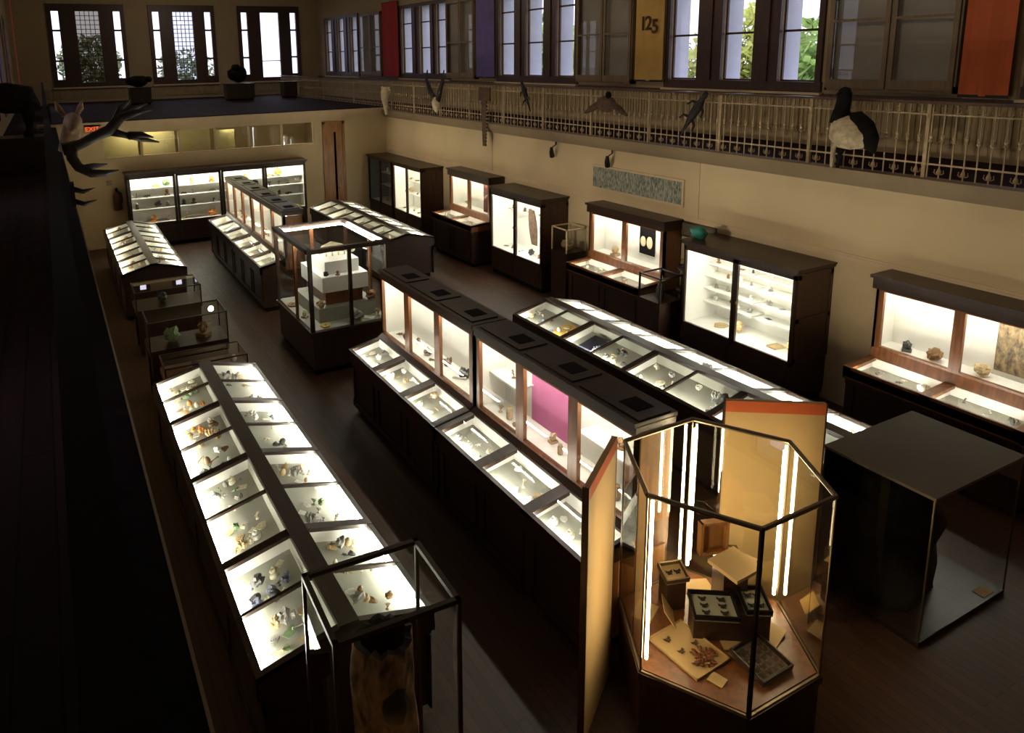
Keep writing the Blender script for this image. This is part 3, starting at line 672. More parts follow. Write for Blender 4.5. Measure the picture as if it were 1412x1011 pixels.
# ================================================================== FLOOR CASES
ZE, ZR = .95, 1.094
HC = 'sloped glass-topped cases'
B, cB, tB = hip_case('long brightly lit sloped case nearest the left balcony, behind the tall glass box', .844, 2.187, [9.587, 8.324, 6.989, 5.56, 4.329], ZE, ZR, 'tube', HC)
A, cA, tA = hip_case('small sloped case at the far left, in front of the far wall cabinet', .963, 2.209, [19.74, 18.58, 17.43, 16.27, 15.12], ZE, ZR, 'tubef', HC)
F2, cF2, tF2 = hip_case('sloped case between the long central case and the right wall cabinets', 6.279, 7.651, [9.434, 8.22, 6.916, 5.5, 4.13], ZE, ZR, 'tube', HC)
F1, cF1, tF1 = hip_case('distant sloped case behind the glass tower, near the right wall', 6.279, 7.651, [19.625, 18.4, 17.17, 15.94, 14.714], ZE, ZR, 'tubef', HC)
pal = [('cream', 'grey', 'green', 'brown'), ('orange', 'brown', 'cream', 'orange'), ('brown', 'orange', 'tan', 'white'), ('brown', 'tan', 'dark grey', 'white'), ('white', 'green', 'grey', 'cream'), ('white', 'cream', 'green', 'tan'), ('white', 'blue-grey', 'dark grey', 'cream'), ('white', 'grey', 'green', 'tan')]
for k in range(8):
    fill(13, cB(-1, k), 'in the %s pane of the near left case, balcony side' % ORD[k], 'specimens in the near left case', (.06, .11), cols=pal[k], tilt=(0, -tB))
    fill(11, cB(1, k), 'in the %s pane of the near left case, aisle side' % ORD[k], 'specimens in the near left case', (.06, .11), cols=[('grey', 'tan', 'dark grey', 'cream'), ('white', 'brown', 'grey', 'tan'), ('white', 'blue-grey', 'grey', 'green')][k % 3], tilt=(0, tB))
    fill(7, cF2(-1, k), 'in the %s pane of the right sloped case, central side' % ORD[k], 'specimens in the right sloped case', (.07, .12), cols=('grey', 'dark grey', 'cream', 'blue-grey', 'tan'), tilt=(0, -tF2))
    fill(1, cF2(1, k), 'in the %s pane of the right sloped case, wall side' % ORD[k], 'specimens in the right sloped case', (.08, .13), cols=('grey', 'cream', 'tan'), tilt=(0, tF2))
    fill(4, cA(-1, k), 'in the %s balcony-side pane of the far left case' % ORD[k], 'specimens in the far left case', (.08, .115), cols=('brown', 'grey', 'pink', 'tan'), tilt=(0, -tA))
    fill(4, cA(1, k), 'in the %s aisle-side pane of the far left case' % ORD[k], 'specimens in the far left case', (.08, .115), cols=('brown', 'grey', 'tan'), tilt=(0, tA))
    fill(2, cF1(-1, k), 'in the %s pane of the distant right sloped case' % ORD[k], 'specimens in the distant right sloped case', (.08, .115), cols=('brown', 'pink', 'tan', 'grey'), tilt=(0, -tF1))
# blue-black framed picture lying in pane three, ochre tray in pane two of the right sloped case
p = [sum(q) / 20 for q in zip(*cF2(-1, 2))]; o = MB().box(-.17, .17, -.13, .13, 0, .03).build('framed_plate', M.setdefault('plate', solid('navy_plate', (.03, .03, .06), .4, .5, 20)), None); o.location = (p[0] + .02, p[1], p[2] + .012); o.rotation_euler = (0, -tF2, .1); tag(o, 'dark blue framed plate in the third pane of the right sloped case', 'picture')
p = [sum(q) / 20 for q in zip(*cF2(-1, 1))]; o = MB().box(-.2, .2, -.17, .17, 0, .012).build('display_mat', 'yellow', None); o.location = (p[0] - .01, p[1], p[2] + .001); o.rotation_euler = (0, -tF2, 0); tag(o, 'mustard display mat in the second pane of the right sloped case', 'mat')

# central long cases
DC = 'central desk cases with upright tops'
OX = 3.47
def bay_list(y_first, ks): return [(-(y_first - (9.352 - .863 * k - (.087 if k >= 3 else 0))), -(y_first - (9.352 - .863 * k - (.087 if k >= 3 else 0) - .726))) for k in ks]
C2a, d2a, u2a = desk_case('central desk case with three white upright bays, beside the glass tower', (OX, 9.41, 0), bay_list(9.41, (0, 1, 2)), 2.62, .046, .462, .95, 1.038, .53, .94, 1.12, 1.91, 2.05, DC, 'redwood', ['white', 'white', 'white'], 'tube', hatch=True)
C2b, d2b, u2b = desk_case('central desk case with a pink-backed bay, ending at the tan board', (OX, 6.77, 0), bay_list(6.77, (3, 4, 5)), 2.585, .046, .462, .95, 1.038, .53, .94, 1.12, 1.91, 2.05, DC, 'redwood', ['white', 'pink', 'white'], 'tube', shelf={0: 1.5, 2: 1.5}, hatch=True)
C1a, d1a, u1a = desk_case('farthest central desk case, nearest the far wall cabinet', (OX, 19.52, 0), bay_list(9.41, (0, 1, 2)), 2.62, .046, .462, .95, 1.038, .53, .94, 1.12, 1.91, 2.05, DC, 'redwood', ['white'] * 3, 'tubef', hatch=True)
C1b, d1b, u1b = desk_case('central desk case just behind the glass tower', (OX, 16.88, 0), [(a + .0, b_) for a, b_ in bay_list(9.41, (0, 1, 2))], 2.62, .046, .462, .95, 1.038, .53, .94, 1.12, 1.91, 2.05, DC, 'redwood', ['white'] * 3, 'tubef', hatch=True)
# honey wood end panel of the central case facing the hexagonal case
MB().box(.10, .88, -2.60, -2.586, .15, .85).build('end_panel', 'goldwood', C2b); MB().box(.56, .91, -2.60, -2.586, 1.1, 1.95).build('end_panel', 'goldwood', C2b)
for k in range(3):
    fill(7, d2a[k], 'in the %s desk pane beside the glass tower' % ORD[k], 'specimens in the central desk cases', (.07, .12), cols=('tan', 'cream', 'white', 'grey'), tilt=(0, -.2))
    fill(7, d2b[k], 'in the %s desk pane before the tan board' % ORD[k], 'specimens in the central desk cases', (.07, .12), cols=('white', 'cream', 'grey', 'tan'), tilt=(0, -.2))
    fill(2, d1a[k], 'in the %s desk pane of the farthest central case' % ORD[k], 'specimens in the central desk cases', (.08, .11), cols=('tan', 'pink', 'grey'), tilt=(0, -.2))
    fill(2, d1b[k], 'in the %s desk pane behind the glass tower' % ORD[k], 'specimens in the central desk cases', (.08, .11), cols=('tan', 'pink', 'grey'), tilt=(0, -.2))
    fill(3, u2a[k], 'in the %s upright bay beside the glass tower' % ORD[k], 'specimens in the upright bays', (.1, .16), cols=('dark grey', 'brown', 'white'))
    fill(4, u2b[k], 'in the %s upright bay before the tan board' % ORD[k], 'specimens in the upright bays', (.11, .17), cols=('tan', 'yellow', 'brown'), kinds=['mineral_rock', 'block_mount', 'fossil_slab', 'branch_coral', 'specimen_jar'])
    fill(2, u1a[k], 'in the %s upright bay of the farthest central case' % ORD[k], 'specimens in the upright bays', (.13, .19), cols=('pink', 'orange', 'brown'), kinds=['mineral_rock', 'block_mount', 'branch_coral', 'specimen_jar'])
    fill(2, u1b[k], 'in the %s upright bay behind the glass tower' % ORD[k], 'specimens in the upright bays', (.13, .19), cols=('pink', 'orange', 'brown'), kinds=['mineral_rock', 'block_mount', 'branch_coral', 'specimen_jar'])

# right wall cabinets
WC = 'tall cabinets along the right wall'
GB = W - .004
W7, c7 = cabinet('tall two-door cabinet on the right wall nearest the camera, full of shelves', (8.876, 8.40, 0), 2.03, GB - 8.876, 2, .6, .70, 1.90, 2.06, WC, [(1.62, .26), (1.42, .30), (1.20, .30), (.98, .30)], 'white', 'tube')
W4, c4 = cabinet('tall two-door cabinet on the right wall showing a dark hanging hide', (8.964, 14.40, 0), 2.01, GB - 8.964, 2, .6, .64, 1.87, 2.06, WC, [(1.5, .2)], 'white', 'tube')
W2c, c2 = cabinet('tall lit two-door cabinet second from the far right corner', (8.958, 19.84, 0), 1.85, GB - 8.958, 2, .6, .62, 1.9, 2.03, WC, [(1.45, .25), (1.05, .25)], 'white', 'tubef')
W1c, c1 = cabinet('unlit blue-grey cabinet in the far right corner', (8.958, 21.72, 0), 1.76, GB - 8.958, 2, .6, .62, 1.92, 2.03, WC, [(1.45, .25), (1.05, .25)], 'bluegrey', 'tubef', lit=False)
FC, cf = cabinet('wide four-bay cabinet glowing white along the far wall', (1.745, 21.22, 0), 4.985, YF - 21.224, 4, .5, .68, 1.93, 2.09, 'far wall cabinets', [(1.62, .34), (1.36, .36), (1.05, .38)], 'white', 'tubeb', rz=PI / 2, post=.13, side='wood_v')
for d, dn in ((0, 'far'), (1, 'near')):
    for r_, row in enumerate(c7[d]):
        sh = ['top', 'second', 'third', 'lowest'][r_] + ' shelf' if r_ < 4 else 'floor'
        fill(3 if r_ < 4 else 2, row, 'on the %s, %s door of the nearest wall cabinet' % (sh, dn), 'specimens in the nearest wall cabinet', (.07, .11) if r_ < 4 else (.2, .26), cols=('dark grey', 'brown', 'white', 'grey') if r_ < 4 else ('brown', 'tan'), kinds=['mineral_rock', 'block_mount', 'crystal_cluster', 'specimen_card'] if r_ < 4 else ['fossil_slab', 'mineral_rock', 'insect_box'])
    for r_, row in enumerate(c4[d]): fill(3, row, 'on the %s of the hide cabinet, %s door' % (['shelf', 'floor'][r_], dn), 'specimens in the hide cabinet', (.1, .16), cols=('dark grey', 'brown', 'grey'), kinds=['mineral_rock', 'block_mount', 'bone', 'specimen_card'])
    for r_, row in enumerate(c2[d]): fill(2, row, 'on the %s of the second far right cabinet, %s door' % (['upper shelf', 'lower shelf', 'floor'][r_], dn), 'specimens in the second far right cabinet', (.12, .16), cols=('brown', 'tan', 'dark grey'), kinds=['mineral_rock', 'block_mount', 'bone', 'insect_box'])
    for r_, row in enumerate(c1[d]): fill(1, row, 'on the %s of the corner cabinet, %s door' % (['upper shelf', 'lower shelf', 'floor'][r_], dn), 'specimens in the corner cabinet', (.13, .18), cols=('white', 'pink', 'cream'), kinds=['egg', 'specimen_jar', 'spiral_shell'])
for d in range(4):
    for r_, row in enumerate(cf[d]):
        fill(2 if r_ in (0, 3) else 3, row, 'on the %s, %s bay of the far wall cabinet' % (['top shelf', 'second shelf', 'third shelf', 'floor'][r_], ORD[3 - d]), 'specimens in the far wall cabinet', (.22, .27) if r_ in (0, 3) else (.16, .22), cols=('tan', 'green', 'yellow', 'orange') if r_ in (0, 3) else ('dark grey', 'grey', 'brown'), kinds=['mineral_rock', 'branch_coral', 'scallop_shell', 'block_mount'])
o = MB(); lo = []
for i in range(9):
    t = i / 8; z = .86 + .78 * t; hw = .10 + .05 * math.sin(t * PI) ; lo.append([(9.33 + .02 * math.sin(5 * t), 13.28 - .12 * (1 - t) - hw + (.02 * math.sin(9 * t)), z), (9.33, 13.28 - .12 * (1 - t) + hw, z), (9.35, 13.28 - .12 * (1 - t) + hw, z), (9.35, 13.28 - .12 * (1 - t) - hw, z)])
o.loft(lo); tag(o.build('hanging_hide', 'hide'), 'dark brown hide hanging inside the two-door wall cabinet', 'hide')

# wall desk cases
WD = 'desk cases along the right wall'
def wall_desk(label, y, backs, tm, sp):
    return desk_case(label, (8.70, y, 0), [(-.10, -.93), (-1.05, -1.90)], 2.0, .03, .52, 1.035, 1.06, .55, GB - 8.70, 1.22, 1.95, 2.16, WD, 'redwood', backs, tm, cornice=.03)
W5, d5, u5 = wall_desk('red wood desk case under the long marsh print', 11.2, ['white', 'white'], 'tube', 0)
W3, d3, u3 = wall_desk('red wood desk case between the two farther tall cabinets', 16.88, ['white', 'white'], 'tubef', 0)
W8, d8, u8 = wall_desk('red wood desk case at the right edge with a large rock photograph', 5.5, ['white', 'white'], 'tube', 0)
for k, kn in ((0, 'far'), (1, 'near')):
    fill(5, d5[k], 'in the %s desk pane under the marsh print' % kn, 'specimens in the wall desk cases', (.06, .1), cols=('grey', 'cream', 'tan'))
    fill(7, d8[k], 'in the %s desk pane of the rightmost case' % kn, 'specimens in the wall desk cases', (.06, .1), cols=('grey', 'dark grey', 'cream', 'white'))
    fill(3, d3[k], 'in the %s desk pane of the farther red case' % kn, 'specimens in the wall desk cases', (.08, .12), cols=('grey', 'tan'))
put('block_mount', 'tan', .26, (9.42, 10.62, 1.193), 'in the far upright bay under the marsh print', 'specimens in the wall desk cases')
put('block_mount', 'dark grey', .18, (9.44, 5.16, 1.193), 'in the far upright bay of the rightmost case', 'specimens in the wall desk cases')
put('mineral_rock', 'brown', .18, (9.44, 4.83, 1.193), 'in the far upright bay of the rightmost case', 'specimens in the wall desk cases')
put('mineral_rock', 'tan', .18, (9.44, 4.30, 1.193), 'before the rock photograph', 'specimens in the wall desk cases')
put('branch_coral', 'green', .3, (9.42, 16.2, 1.193), 'in the far bay of the farther red case', 'specimens in the wall desk cases')
o = MB().box(9.60, 9.618, 4.26, 3.66, 1.26, 1.86).build('rock_photograph', 'photo'); tag(o, 'large photograph of brown rock leaning at the back of the rightmost case', 'picture')
o = thing('shell_plate', 'black plate showing two pale shells in the case under the marsh print', 'picture', (9.59, 9.97, 1.34)); MB().box(0, .02, -.19, .19, 0, .5).build('board', 'black', o)
MB().ell((-.012, .085, .24), (.015, .07, .1), 12, 8).build('shell', 'bone', o); MB().ell((-.012, -.08, .24), (.015, .075, .12), 12, 8).build('shell', 'bone', o)
o = MB().box(9.45, 9.59, 15.50, 15.06, 1.20, 1.93).build('red_panel', 'maroon'); tag(o, 'dark red panel in the near bay of the farther red desk case', 'panel')

# prints and fittings on the right wall
fr = thing('marsh_print', 'long framed blue-green marsh print high on the right wall', 'picture', (W, 11.6, 2.36))
MB().box(-.035, 0, 0, -2.42, 0, .48).build('frame', 'moulding', fr); MB().box(-.04, -.035, -.04, -2.38, .04, .44).build('canvas', 'print', fr)
fr = thing('glazed_picture', 'small glass-fronted picture between the marsh print case and the nearest wall cabinet', 'picture', (W, 9.2, 1.86)); MB().box(-.03, 0, 0, -.75, 0, .27).build('frame', 'bronze', fr); MB().box(-.034, -.03, -.03, -.72, .03, .24).build('canvas', 'grey', fr)
o = MB(); o.ell((0, 0, .10), (.10, .14, .10), 12, 8, jit=.5); o = o.build('teal_object', 'teal', None, True); o.name = 'fish_model'; o.location = (9.1, 8.32, 2.062); tag(o, 'small teal model lying on the far corner of the nearest wall cabinet', 'model')
for y, lab in ((12.77, 'black spotlight under the ledge left of the marsh print'), (10.99, 'black spotlight under the ledge above the marsh print')):
    s = thing('spotlight', lab, 'spotlight', (W - .06, y, 3.18)); MB().cyl((0, 0, 0), (0, 0, -.06), .02, 8).build('mount', 'iron', s)
    MB().tube([(0, 0, -.06), (-.08, 0, -.10), (-.10, .02, -.16)], .012, 6).build('arm', 'iron', s); MB().tube([(-.10, .02, -.12), (-.07, .06, -.22), (-.02, .10, -.32)], [.03, .05, .055], 10).build('lamp_head', 'iron', s)

# ------------------------------------------------------------------ glass tower
T = thing('glass_tower_case', 'tall square glass case with stacked white plinths on a dark base', 'display case', (4.07, 11.757, 0))
hx, hy, z0, z1 = .69, .97, .744, 2.1
b = MB(); b.box(-hx + .02, hx - .02, -hy + .02, hy - .02, .1, z0 - .04); b.box(-hx - .02, hx + .02, -hy - .02, hy + .02, z0 - .06, z0)
b.build('base', 'wood_v', T); MB().box(-hx + .06, hx - .06, -hy + .06, hy - .06, 0, .1).build('plinth', 'black', T)
for sx in (-1, 1):
    for sy in (-1, 1): MB().box(sx * hx, sx * (hx - .06), sy * hy, sy * (hy - .06), z0, z1 - .06).build('corner_post', 'wood_v', T)
MB().box(-.03, .03, -hy, -hy + .04, z0, z1 - .06).build('mullion', 'wood_v', T); MB().box(-.03, .03, hy - .04, hy, z0, z1 - .06).build('mullion', 'redwood', T)
for sx in (-1, 1): MB().box(sx * hx, sx * (hx - .04), -.2, -.14, z0, z1 - .06).build('mullion', 'redwood', T)
b = MB()
for s in (-1, 1): b.box(-hx - .02, hx + .02, s * (hy + .02), s * (hy - .07), z1 - .07, z1); b.box(s * (hx + .02), s * (hx - .07), -hy, hy, z1 - .07, z1)
b.build('top_frame', 'wood', T)
MB().quad((-hx, -hy, z1 - .02), (hx, -hy, z1 - .02), (hx, hy, z1 - .02), (-hx, hy, z1 - .02)).build('top_glass', 'glass', T)
for s in (-1, 1):
    MB().quad((-hx, s * (hy - .02), z0), (hx, s * (hy - .02), z0), (hx, s * (hy - .02), z1 - .06), (-hx, s * (hy - .02), z1 - .06)).build('glass_pane', 'glass', T)
    MB().quad((s * (hx - .02), -hy, z0), (s * (hx - .02), hy, z0), (s * (hx - .02), hy, z1 - .06), (s * (hx - .02), -hy, z1 - .06)).build('glass_pane', 'glass', T)
MB().cyl((-hx + .1, hy - .12, z1 - .075), (hx - .1, hy - .12, z1 - .075), .012, 8).build('fluorescent_tube', 'tube', T)
MB().cyl((hx - .12, -hy + .15, z1 - .075), (hx - .12, hy - .15, z1 - .075), .012, 8).build('fluorescent_tube', 'tube', T)
MB().cyl((-hx + .12, -hy + .5, z1 - .075), (-hx + .12, hy - .15, z1 - .075), .014, 8).build('fluorescent_tube', 'tube', T)
MB().box(-hx + .03, hx - .03, -hy + .03, hy - .03, z0, z0 + .02).build('display_floor', 'bed', T)
PG = 'plinths in the glass tower'
def plinth(lab, x0, x1, y0, y1, z0_, z1_, mat):
    o = MB().box(0, x1 - x0, 0, y1 - y0, 0, z1_ - z0_).build('plinth_box', mat, None); o.location = (x0, y0, z0_); tag(o, lab, 'plinth', PG); return o
plinth('wide low grey plinth at the bottom of the glass tower', 3.62, 4.62, 11.1, 12.4, .766, 1.0, 'bed')
plinth('brown wooden box between the plinths of the glass tower', 3.8, 4.45, 11.25, 12.2, 1.002, 1.24, 'redwood')
plinth('white middle plinth of the glass tower', 3.72, 4.52, 11.15, 12.3, 1.242, 1.50, 'white')
plinth('small white top plinth of the glass tower', 3.82, 4.42, 11.3, 12.2, 1.502, 1.72, 'white')
o = MB(); o.tube([(-.26, 0, .05), (-.15, .05, .10), (0, .06, .13), (.15, .02, .1), (.27, -.05, .06)], [.02, .07, .09, .07, .04], 9); o.ell((.3, -.08, .07), (.07, .05, .05), 10, 7)
for i in range(4): o.tube([(-.15 + .11 * i, .05, .1), (-.15 + .11 * i, -.06, .06), (-.15 + .11 * i, -.07, .0)], .014, 5)
o = o.build('skeleton', 'bone', None, True); o.location = (4.12, 11.7, 1.724); tag(o, 'pale animal skeleton on the top plinth of the glass tower', 'skeleton')
for (k, c, s, x, y, z) in (('mineral_rock', 'dark grey', .1, 3.8, 11.2, 1.503), ('block_mount', 'brown', .1, 4.0, 11.19, 1.503), ('mineral_rock', 'tan', .16, 3.68, 11.16, 1.003), ('mineral_rock', 'brown', .18, 4.56, 11.15, 1.003), ('fossil_slab', 'yellow', .2, 3.66, 10.93, .767), ('mineral_rock', 'grey', .22, 4.2, 10.94, .767), ('branch_coral', 'tan', .2, 4.6, 10.95, .767), ('specimen_card', 'white', .2, 4.42, 10.96, .767), ('block_mount', 'cream', .18, 3.5, 11.5, .767), ('fossil_slab', 'brown', .22, 3.5, 12.2, .767)):
    put(k, c, s, (x, y, z), 'in the glass tower', 'specimens in the glass tower')

# ------------------------------------------------------------------ small cases between the two left sloped cases
def small_case(lab, x0, x1, y0, y1, zg, zt, legs=False):
    xm, ym = (x0 + x1) / 2, (y0 + y1) / 2; a, c = (x1 - x0) / 2, (y1 - y0) / 2
    r = thing('table_display_case', lab, 'display case', (xm, ym, 0), group='small cases in the left aisle')
    b = MB(); b.box(-a, a, -c, c, zg - .08, zg); b.build('table_top', 'redwood' if legs else 'wood', r)
    for sx in (-1, 1):
        for sy in (-1, 1): MB().box(sx * (a - .02), sx * (a - .08), sy * (c - .02), sy * (c - .08), 0, zg - .08).build('leg', 'wood_v', r)
    MB().box(-a + .05, a - .05, -c + .05, c - .05, .25, zg - .08).build('cupboard', 'wood_v', r)
    f = MB(); t = .018
    for sx in (-1, 1):
        for sy in (-1, 1): f.box(sx * a, sx * (a - t), sy * c, sy * (c - t), zg, zt)
        f.box(sx * a, sx * (a - t), -c, c, zt - t, zt)
    for sy in (-1, 1): f.box(-a, a, sy * c, sy * (c - t), zt - t, zt)
    f.build('glass_frame', 'wood', r)
    MB().quad((-a, -c, zt - .005), (a, -c, zt - .005), (a, c, zt - .005), (-a, c, zt - .005)).build('top_glass', 'glassr', r)
    for s in (-1, 1):
        MB().quad((-a, s * (c - .008), zg), (a, s * (c - .008), zg), (a, s * (c - .008), zt), (-a, s * (c - .008), zt)).build('glass_pane', 'glass', r)
        MB().quad((s * (a - .008), -c, zg), (s * (a - .008), c, zg), (s * (a - .008), c, zt), (s * (a - .008), -c, zt)).build('glass_pane', 'glass', r)
    return r
small_case('small dark glass box case closest to the far left sloped case', 1.02, 2.12, 13.1, 13.8, .82, 1.15)
small_case('middle dark glass box case in the left aisle', .98, 2.12, 10.95, 11.6, .86, 1.3)
small_case('low wood-rimmed glass case next to the near left sloped case', 1.04, 2.15, 9.86, 10.42, .82, 1.0, True)
put('mineral_rock', 'green', .26, (1.35, 11.25, .863), 'inside the middle glass box case', 'specimens in the small cases')
put('block_mount', 'brown', .3, (1.8, 11.25, .863), 'inside the middle glass box case', 'specimens in the small cases')
put('egg', 'white', .14, (2.0, 10.1, .823), 'inside the low wood-rimmed case', 'specimens in the small cases')
put('mineral_rock', 'brown', .14, (1.5, 10.1, .823), 'inside the low wood-rimmed case', 'specimens in the small cases')
put('mineral_rock', 'dark grey', .2, (1.5, 13.45, .823), 'inside the farthest glass box case', 'specimens in the small cases')

# ------------------------------------------------------------------ tall glass case with log (near left)
G = thing('tall_glass_case', 'tall dark-framed glass case holding a hollow tree trunk', 'display case', (1.449, 3.585, 0), -.035)
a, c, zb, zt = .385, .31, .2, 1.95
b = MB(); b.box(-a, a, -c, c, .08, zb); b.box(-a - .02, a + .02, -c - .02, c + .02, zb - .06, zb); b.build('base', 'wood', G); MB().box(-a + .04, a - .04, -c + .04, c - .04, 0, .08).build('plinth', 'black', G)
for sx in (-1, 1):
    for sy in (-1, 1): MB().box(sx * a, sx * (a - .022), sy * c, sy * (c - .022), zb, zt - .03).build('corner_post', 'wood_v', G)
b = MB()
for s in (-1, 1): b.box(-a, a, s * c, s * (c - .032), zt - .03, zt); b.box(s * a, s * (a - .032), -c, c, zt - .03, zt)
b.build('top_frame', 'wood', G)
MB().quad((-a, -c, zt - .01), (a, -c, zt - .01), (a, c, zt - .01), (-a, c, zt - .01)).build('top_glass', 'glass', G)
for s in (-1, 1):
    MB().quad((-a, s * (c - .01), zb), (a, s * (c - .01), zb), (a, s * (c - .01), zt - .02), (-a, s * (c - .01), zt - .02)).build('glass_pane', 'glass', G)
    MB().quad((s * (a - .01), -c, zb), (s * (a - .01), c, zb), (s * (a - .01), c, zt - .02), (s * (a - .01), -c, zt - .02)).build('glass_pane', 'glass', G)
TR = thing('tree_trunk_specimen', 'hollow weathered tree trunk with a dark opening inside the tall glass case', 'tree trunk', (1.47, 3.60, .202))
b = MB(); lo = []; n = 28
for i in range(15):
    t = i / 14; z = 1.40 * t; lp = []
    for k in range(n):
        an = 2 * PI * k / n; d = Vector((math.cos(an), math.sin(an), 0)); q = noise.noise(d * 1.6 + Vector((0, 0, z * 2))) * .05 + noise.noise(d * 5 + Vector((0, 0, z * 1.5))) * .02
        rr = .155 + .045 * math.sin(t * 2.6) + q
        lp.append((d.x * rr, d.y * rr * .9, z + (.06 * noise.noise(d * 3) if i == 14 else 0)))
    lo.append(lp)
b.loft(lo, cap=False)
inner = [[(x * .78, y * .78, z) for x, y, z in lo[-1]], [(x * .6, y * .6, z - .3) for x, y, z in lo[-1]]]
b.build('bark_wall', 'log', TR, True)
b = MB(); b.loft([lo[-1]] + inner, cap=False); b.quad(*inner[-1]); b.build('hollow', 'nearblack', TR)
MB().ell((.0, -.165, 1.05), (.085, .05, .13), 12, 9, jit=.4).build('opening', 'nearblack', TR, True)  # solid dark oval, coloured for the shade inside a hole
MB().ell((-.10, -.15, .78), (.025, .03, .09), 10, 8).build('opening', 'nearblack', TR, True)
lm = thing('case_lamp', 'small warm lamp on the floor of the tall glass case', 'lamp', (1.44, 3.345, .202)); MB().lathe([(.03, 0), (.03, .04), (.02, .05)]).build('lamp_base', 'iron', lm); MB().ell((0, 0, .07), (.022, .022, .022), 10, 8).build('bulb', 'lampw', lm)

# ------------------------------------------------------------------ hexagonal case
HXc = (4.15, 3.455, 0); HR = .735; HZ0, HZ1 = .58, 2.0
HX = thing('hexagonal_display_case', 'tall hexagonal glass case with insect trays, lit by upright tubes', 'display case', HXc)
hexp = lambda r, z: [(r * math.cos(PI / 3 * k), r * math.sin(PI / 3 * k), z) for k in range(6)]
b = MB(); b.loft([hexp(HR * 1.0, .08), hexp(HR * 1.0, HZ0 - .08), hexp(HR * 1.03, HZ0 - .06), hexp(HR * 1.03, HZ0)]); b.build('base', 'wood_v', HX)
MB().loft([hexp(HR * .9, 0), hexp(HR * .9, .08)]).build('plinth', 'black', HX)
MB().loft([hexp(HR * .97, HZ0 + .001), hexp(HR * .97, HZ0 + .012)]).build('display_floor', 'redwood', HX)
P0, P1 = hexp(HR, HZ0), hexp(HR, HZ1)
for k in range(6):
    j = (k + 1) % 6
    thick = .018 if k in (4,) else .008
    MB().cyl(P0[k], P1[k], thick, 6).build('corner_post', 'iron' if k == 4 else 'bronze', HX)
    f = MB(); f.tube([P1[k], P1[j]], .018, 6); f.build('top_rail', 'bronze', HX)
    MB().tube([P0[k], P0[j]], .015, 6).build('bottom_rail', 'bronze', HX)
    MB().quad(P0[k], P0[j], P1[j], P1[k]).build('glass_pane', 'glassr', HX)
MB().quad(*hexp(HR, HZ1)).build('top_glass', 'glass', HX)
for k in (0, 1, 3):
    x, y, _ = P0[k]; s = .93
    MB().cyl((x * s, y * s, HZ0 + .09), (x * s, y * s, HZ1 - .06), .012, 8).build('fluorescent_tube', 'tubew', HX)
HG = 'insect trays and papers in the hexagonal case'
def tray(lab, x, y, z, w, d, rz, tilt, mat='tan', rim='wood', bugs=6, h=.05, bugmat='hide'):
    r = thing('insect_tray', lab, 'tray', (HXc[0] + x, HXc[1] + y, z + d / 2 * abs(math.sin(tilt[0])) + w / 2 * abs(math.sin(tilt[1]))), rz, HG); r.rotation_euler = (tilt[0], tilt[1], rz)
    MB().box(-w / 2, w / 2, -d / 2, d / 2, 0, .012).build('bottom', mat, r)
    b = MB()
    for s in (-1, 1): b.box(-w / 2, w / 2, s * d / 2, s * (d / 2 - .012), .0, h); b.box(s * w / 2, s * (w / 2 - .012), -d / 2, d / 2, .0, h)
    b.build('rim', rim, r)
    nx = max(2, int(math.sqrt(bugs * w / d))); i = 0
    for i in range(bugs):
        u = (i % nx + .5) / nx - .5; v = (i // nx + .5) / max(1, math.ceil(bugs / nx)) - .5
        b = MB(); cx, cy = u * (w - .06), v * (d - .06); b.ell((cx, cy, .02), (.008, .018, .008), 8, 6)
        for s in (-1, 1): b.quad((cx, cy + .012, .021), (cx + s * .03, cy + .024, .026), (cx + s * .03, cy - .002, .026), (cx, cy - .006, .021)); b.quad((cx, cy - .002, .021), (cx + s * .022, cy - .006, .025), (cx + s * .016, cy - .024, .025), (cx, cy - .01, .021))
        b.build('insect', bugmat, r)
    return r
def sheet(lab, x, y, z, w, d, rz, tilt=(0, 0), mat='tan', th=.006):
    o = MB().box(-w / 2, w / 2, -d / 2, d / 2, 0, th).build('paper_sheet', mat, None); o.location = (HXc[0] + x, HXc[1] + y, z); o.rotation_euler = (tilt[0], tilt[1], rz); tag(o, lab, 'paper', HG); return o
zf = HZ0 + .014
tray('large cream tray with a rust ring of seeds and dark insects at front left', -.29, -.03, zf, .36, .46, .06, (0, 0), 'tan', 'tan', 5, .02)
o = MB()
rr = random.Random(5)
for i in range(60):
    an = rr.uniform(0, 6.28); r_ = rr.uniform(.03, .105); o.ell((math.cos(an) * r_, math.sin(an) * r_ * .8, .012), (.018, .011, .008), 6, 5, Matrix.Rotation(an, 3, 'Z'))
o = o.build('seed_wreath', M.setdefault('rust', solid('rust_seeds', (.20, .07, .025), .8, .4, 30)), None); o.location = (HXc[0] - .26, HXc[1] - .15, zf + .016); tag(o, 'ring of rust-brown seeds on the large cream tray', 'seeds')
tray('grey insect tray with rows of insects leaning at the front right corner', .06, -.38, zf + .004, .32, .30, .02, (.16, 0), 'bed', 'wood', 20, .05, 'hide')
tray('dark-rimmed open tray raised in the middle of the hexagonal case', -.06, -.04, .85, .33, .25, -.58, (.12, 0), 'bed', 'black', 6, .05, 'nearblack')
tray('dark-rimmed narrow tray right of the raised middle tray', .25, -.15, .855, .19, .25, -.55, (.12, 0), 'bed', 'black', 4, .05, 'nearblack')
tray('small bronze-rimmed tray tilted near the back left', -.05, .38, .845, .20, .17, -.3, (.3, .0), 'tan', 'bronze', 2, .05, 'nearblack')
sheet('square cream card standing near the left glass', -.22, .25, .69, .20, .17, .9, (1.0, 0))
sheet('stack of tan papers on top of the dark stepped stand', .20, .0, 1.10, .30, .27, .05, (.06, .0), 'tan', .03)
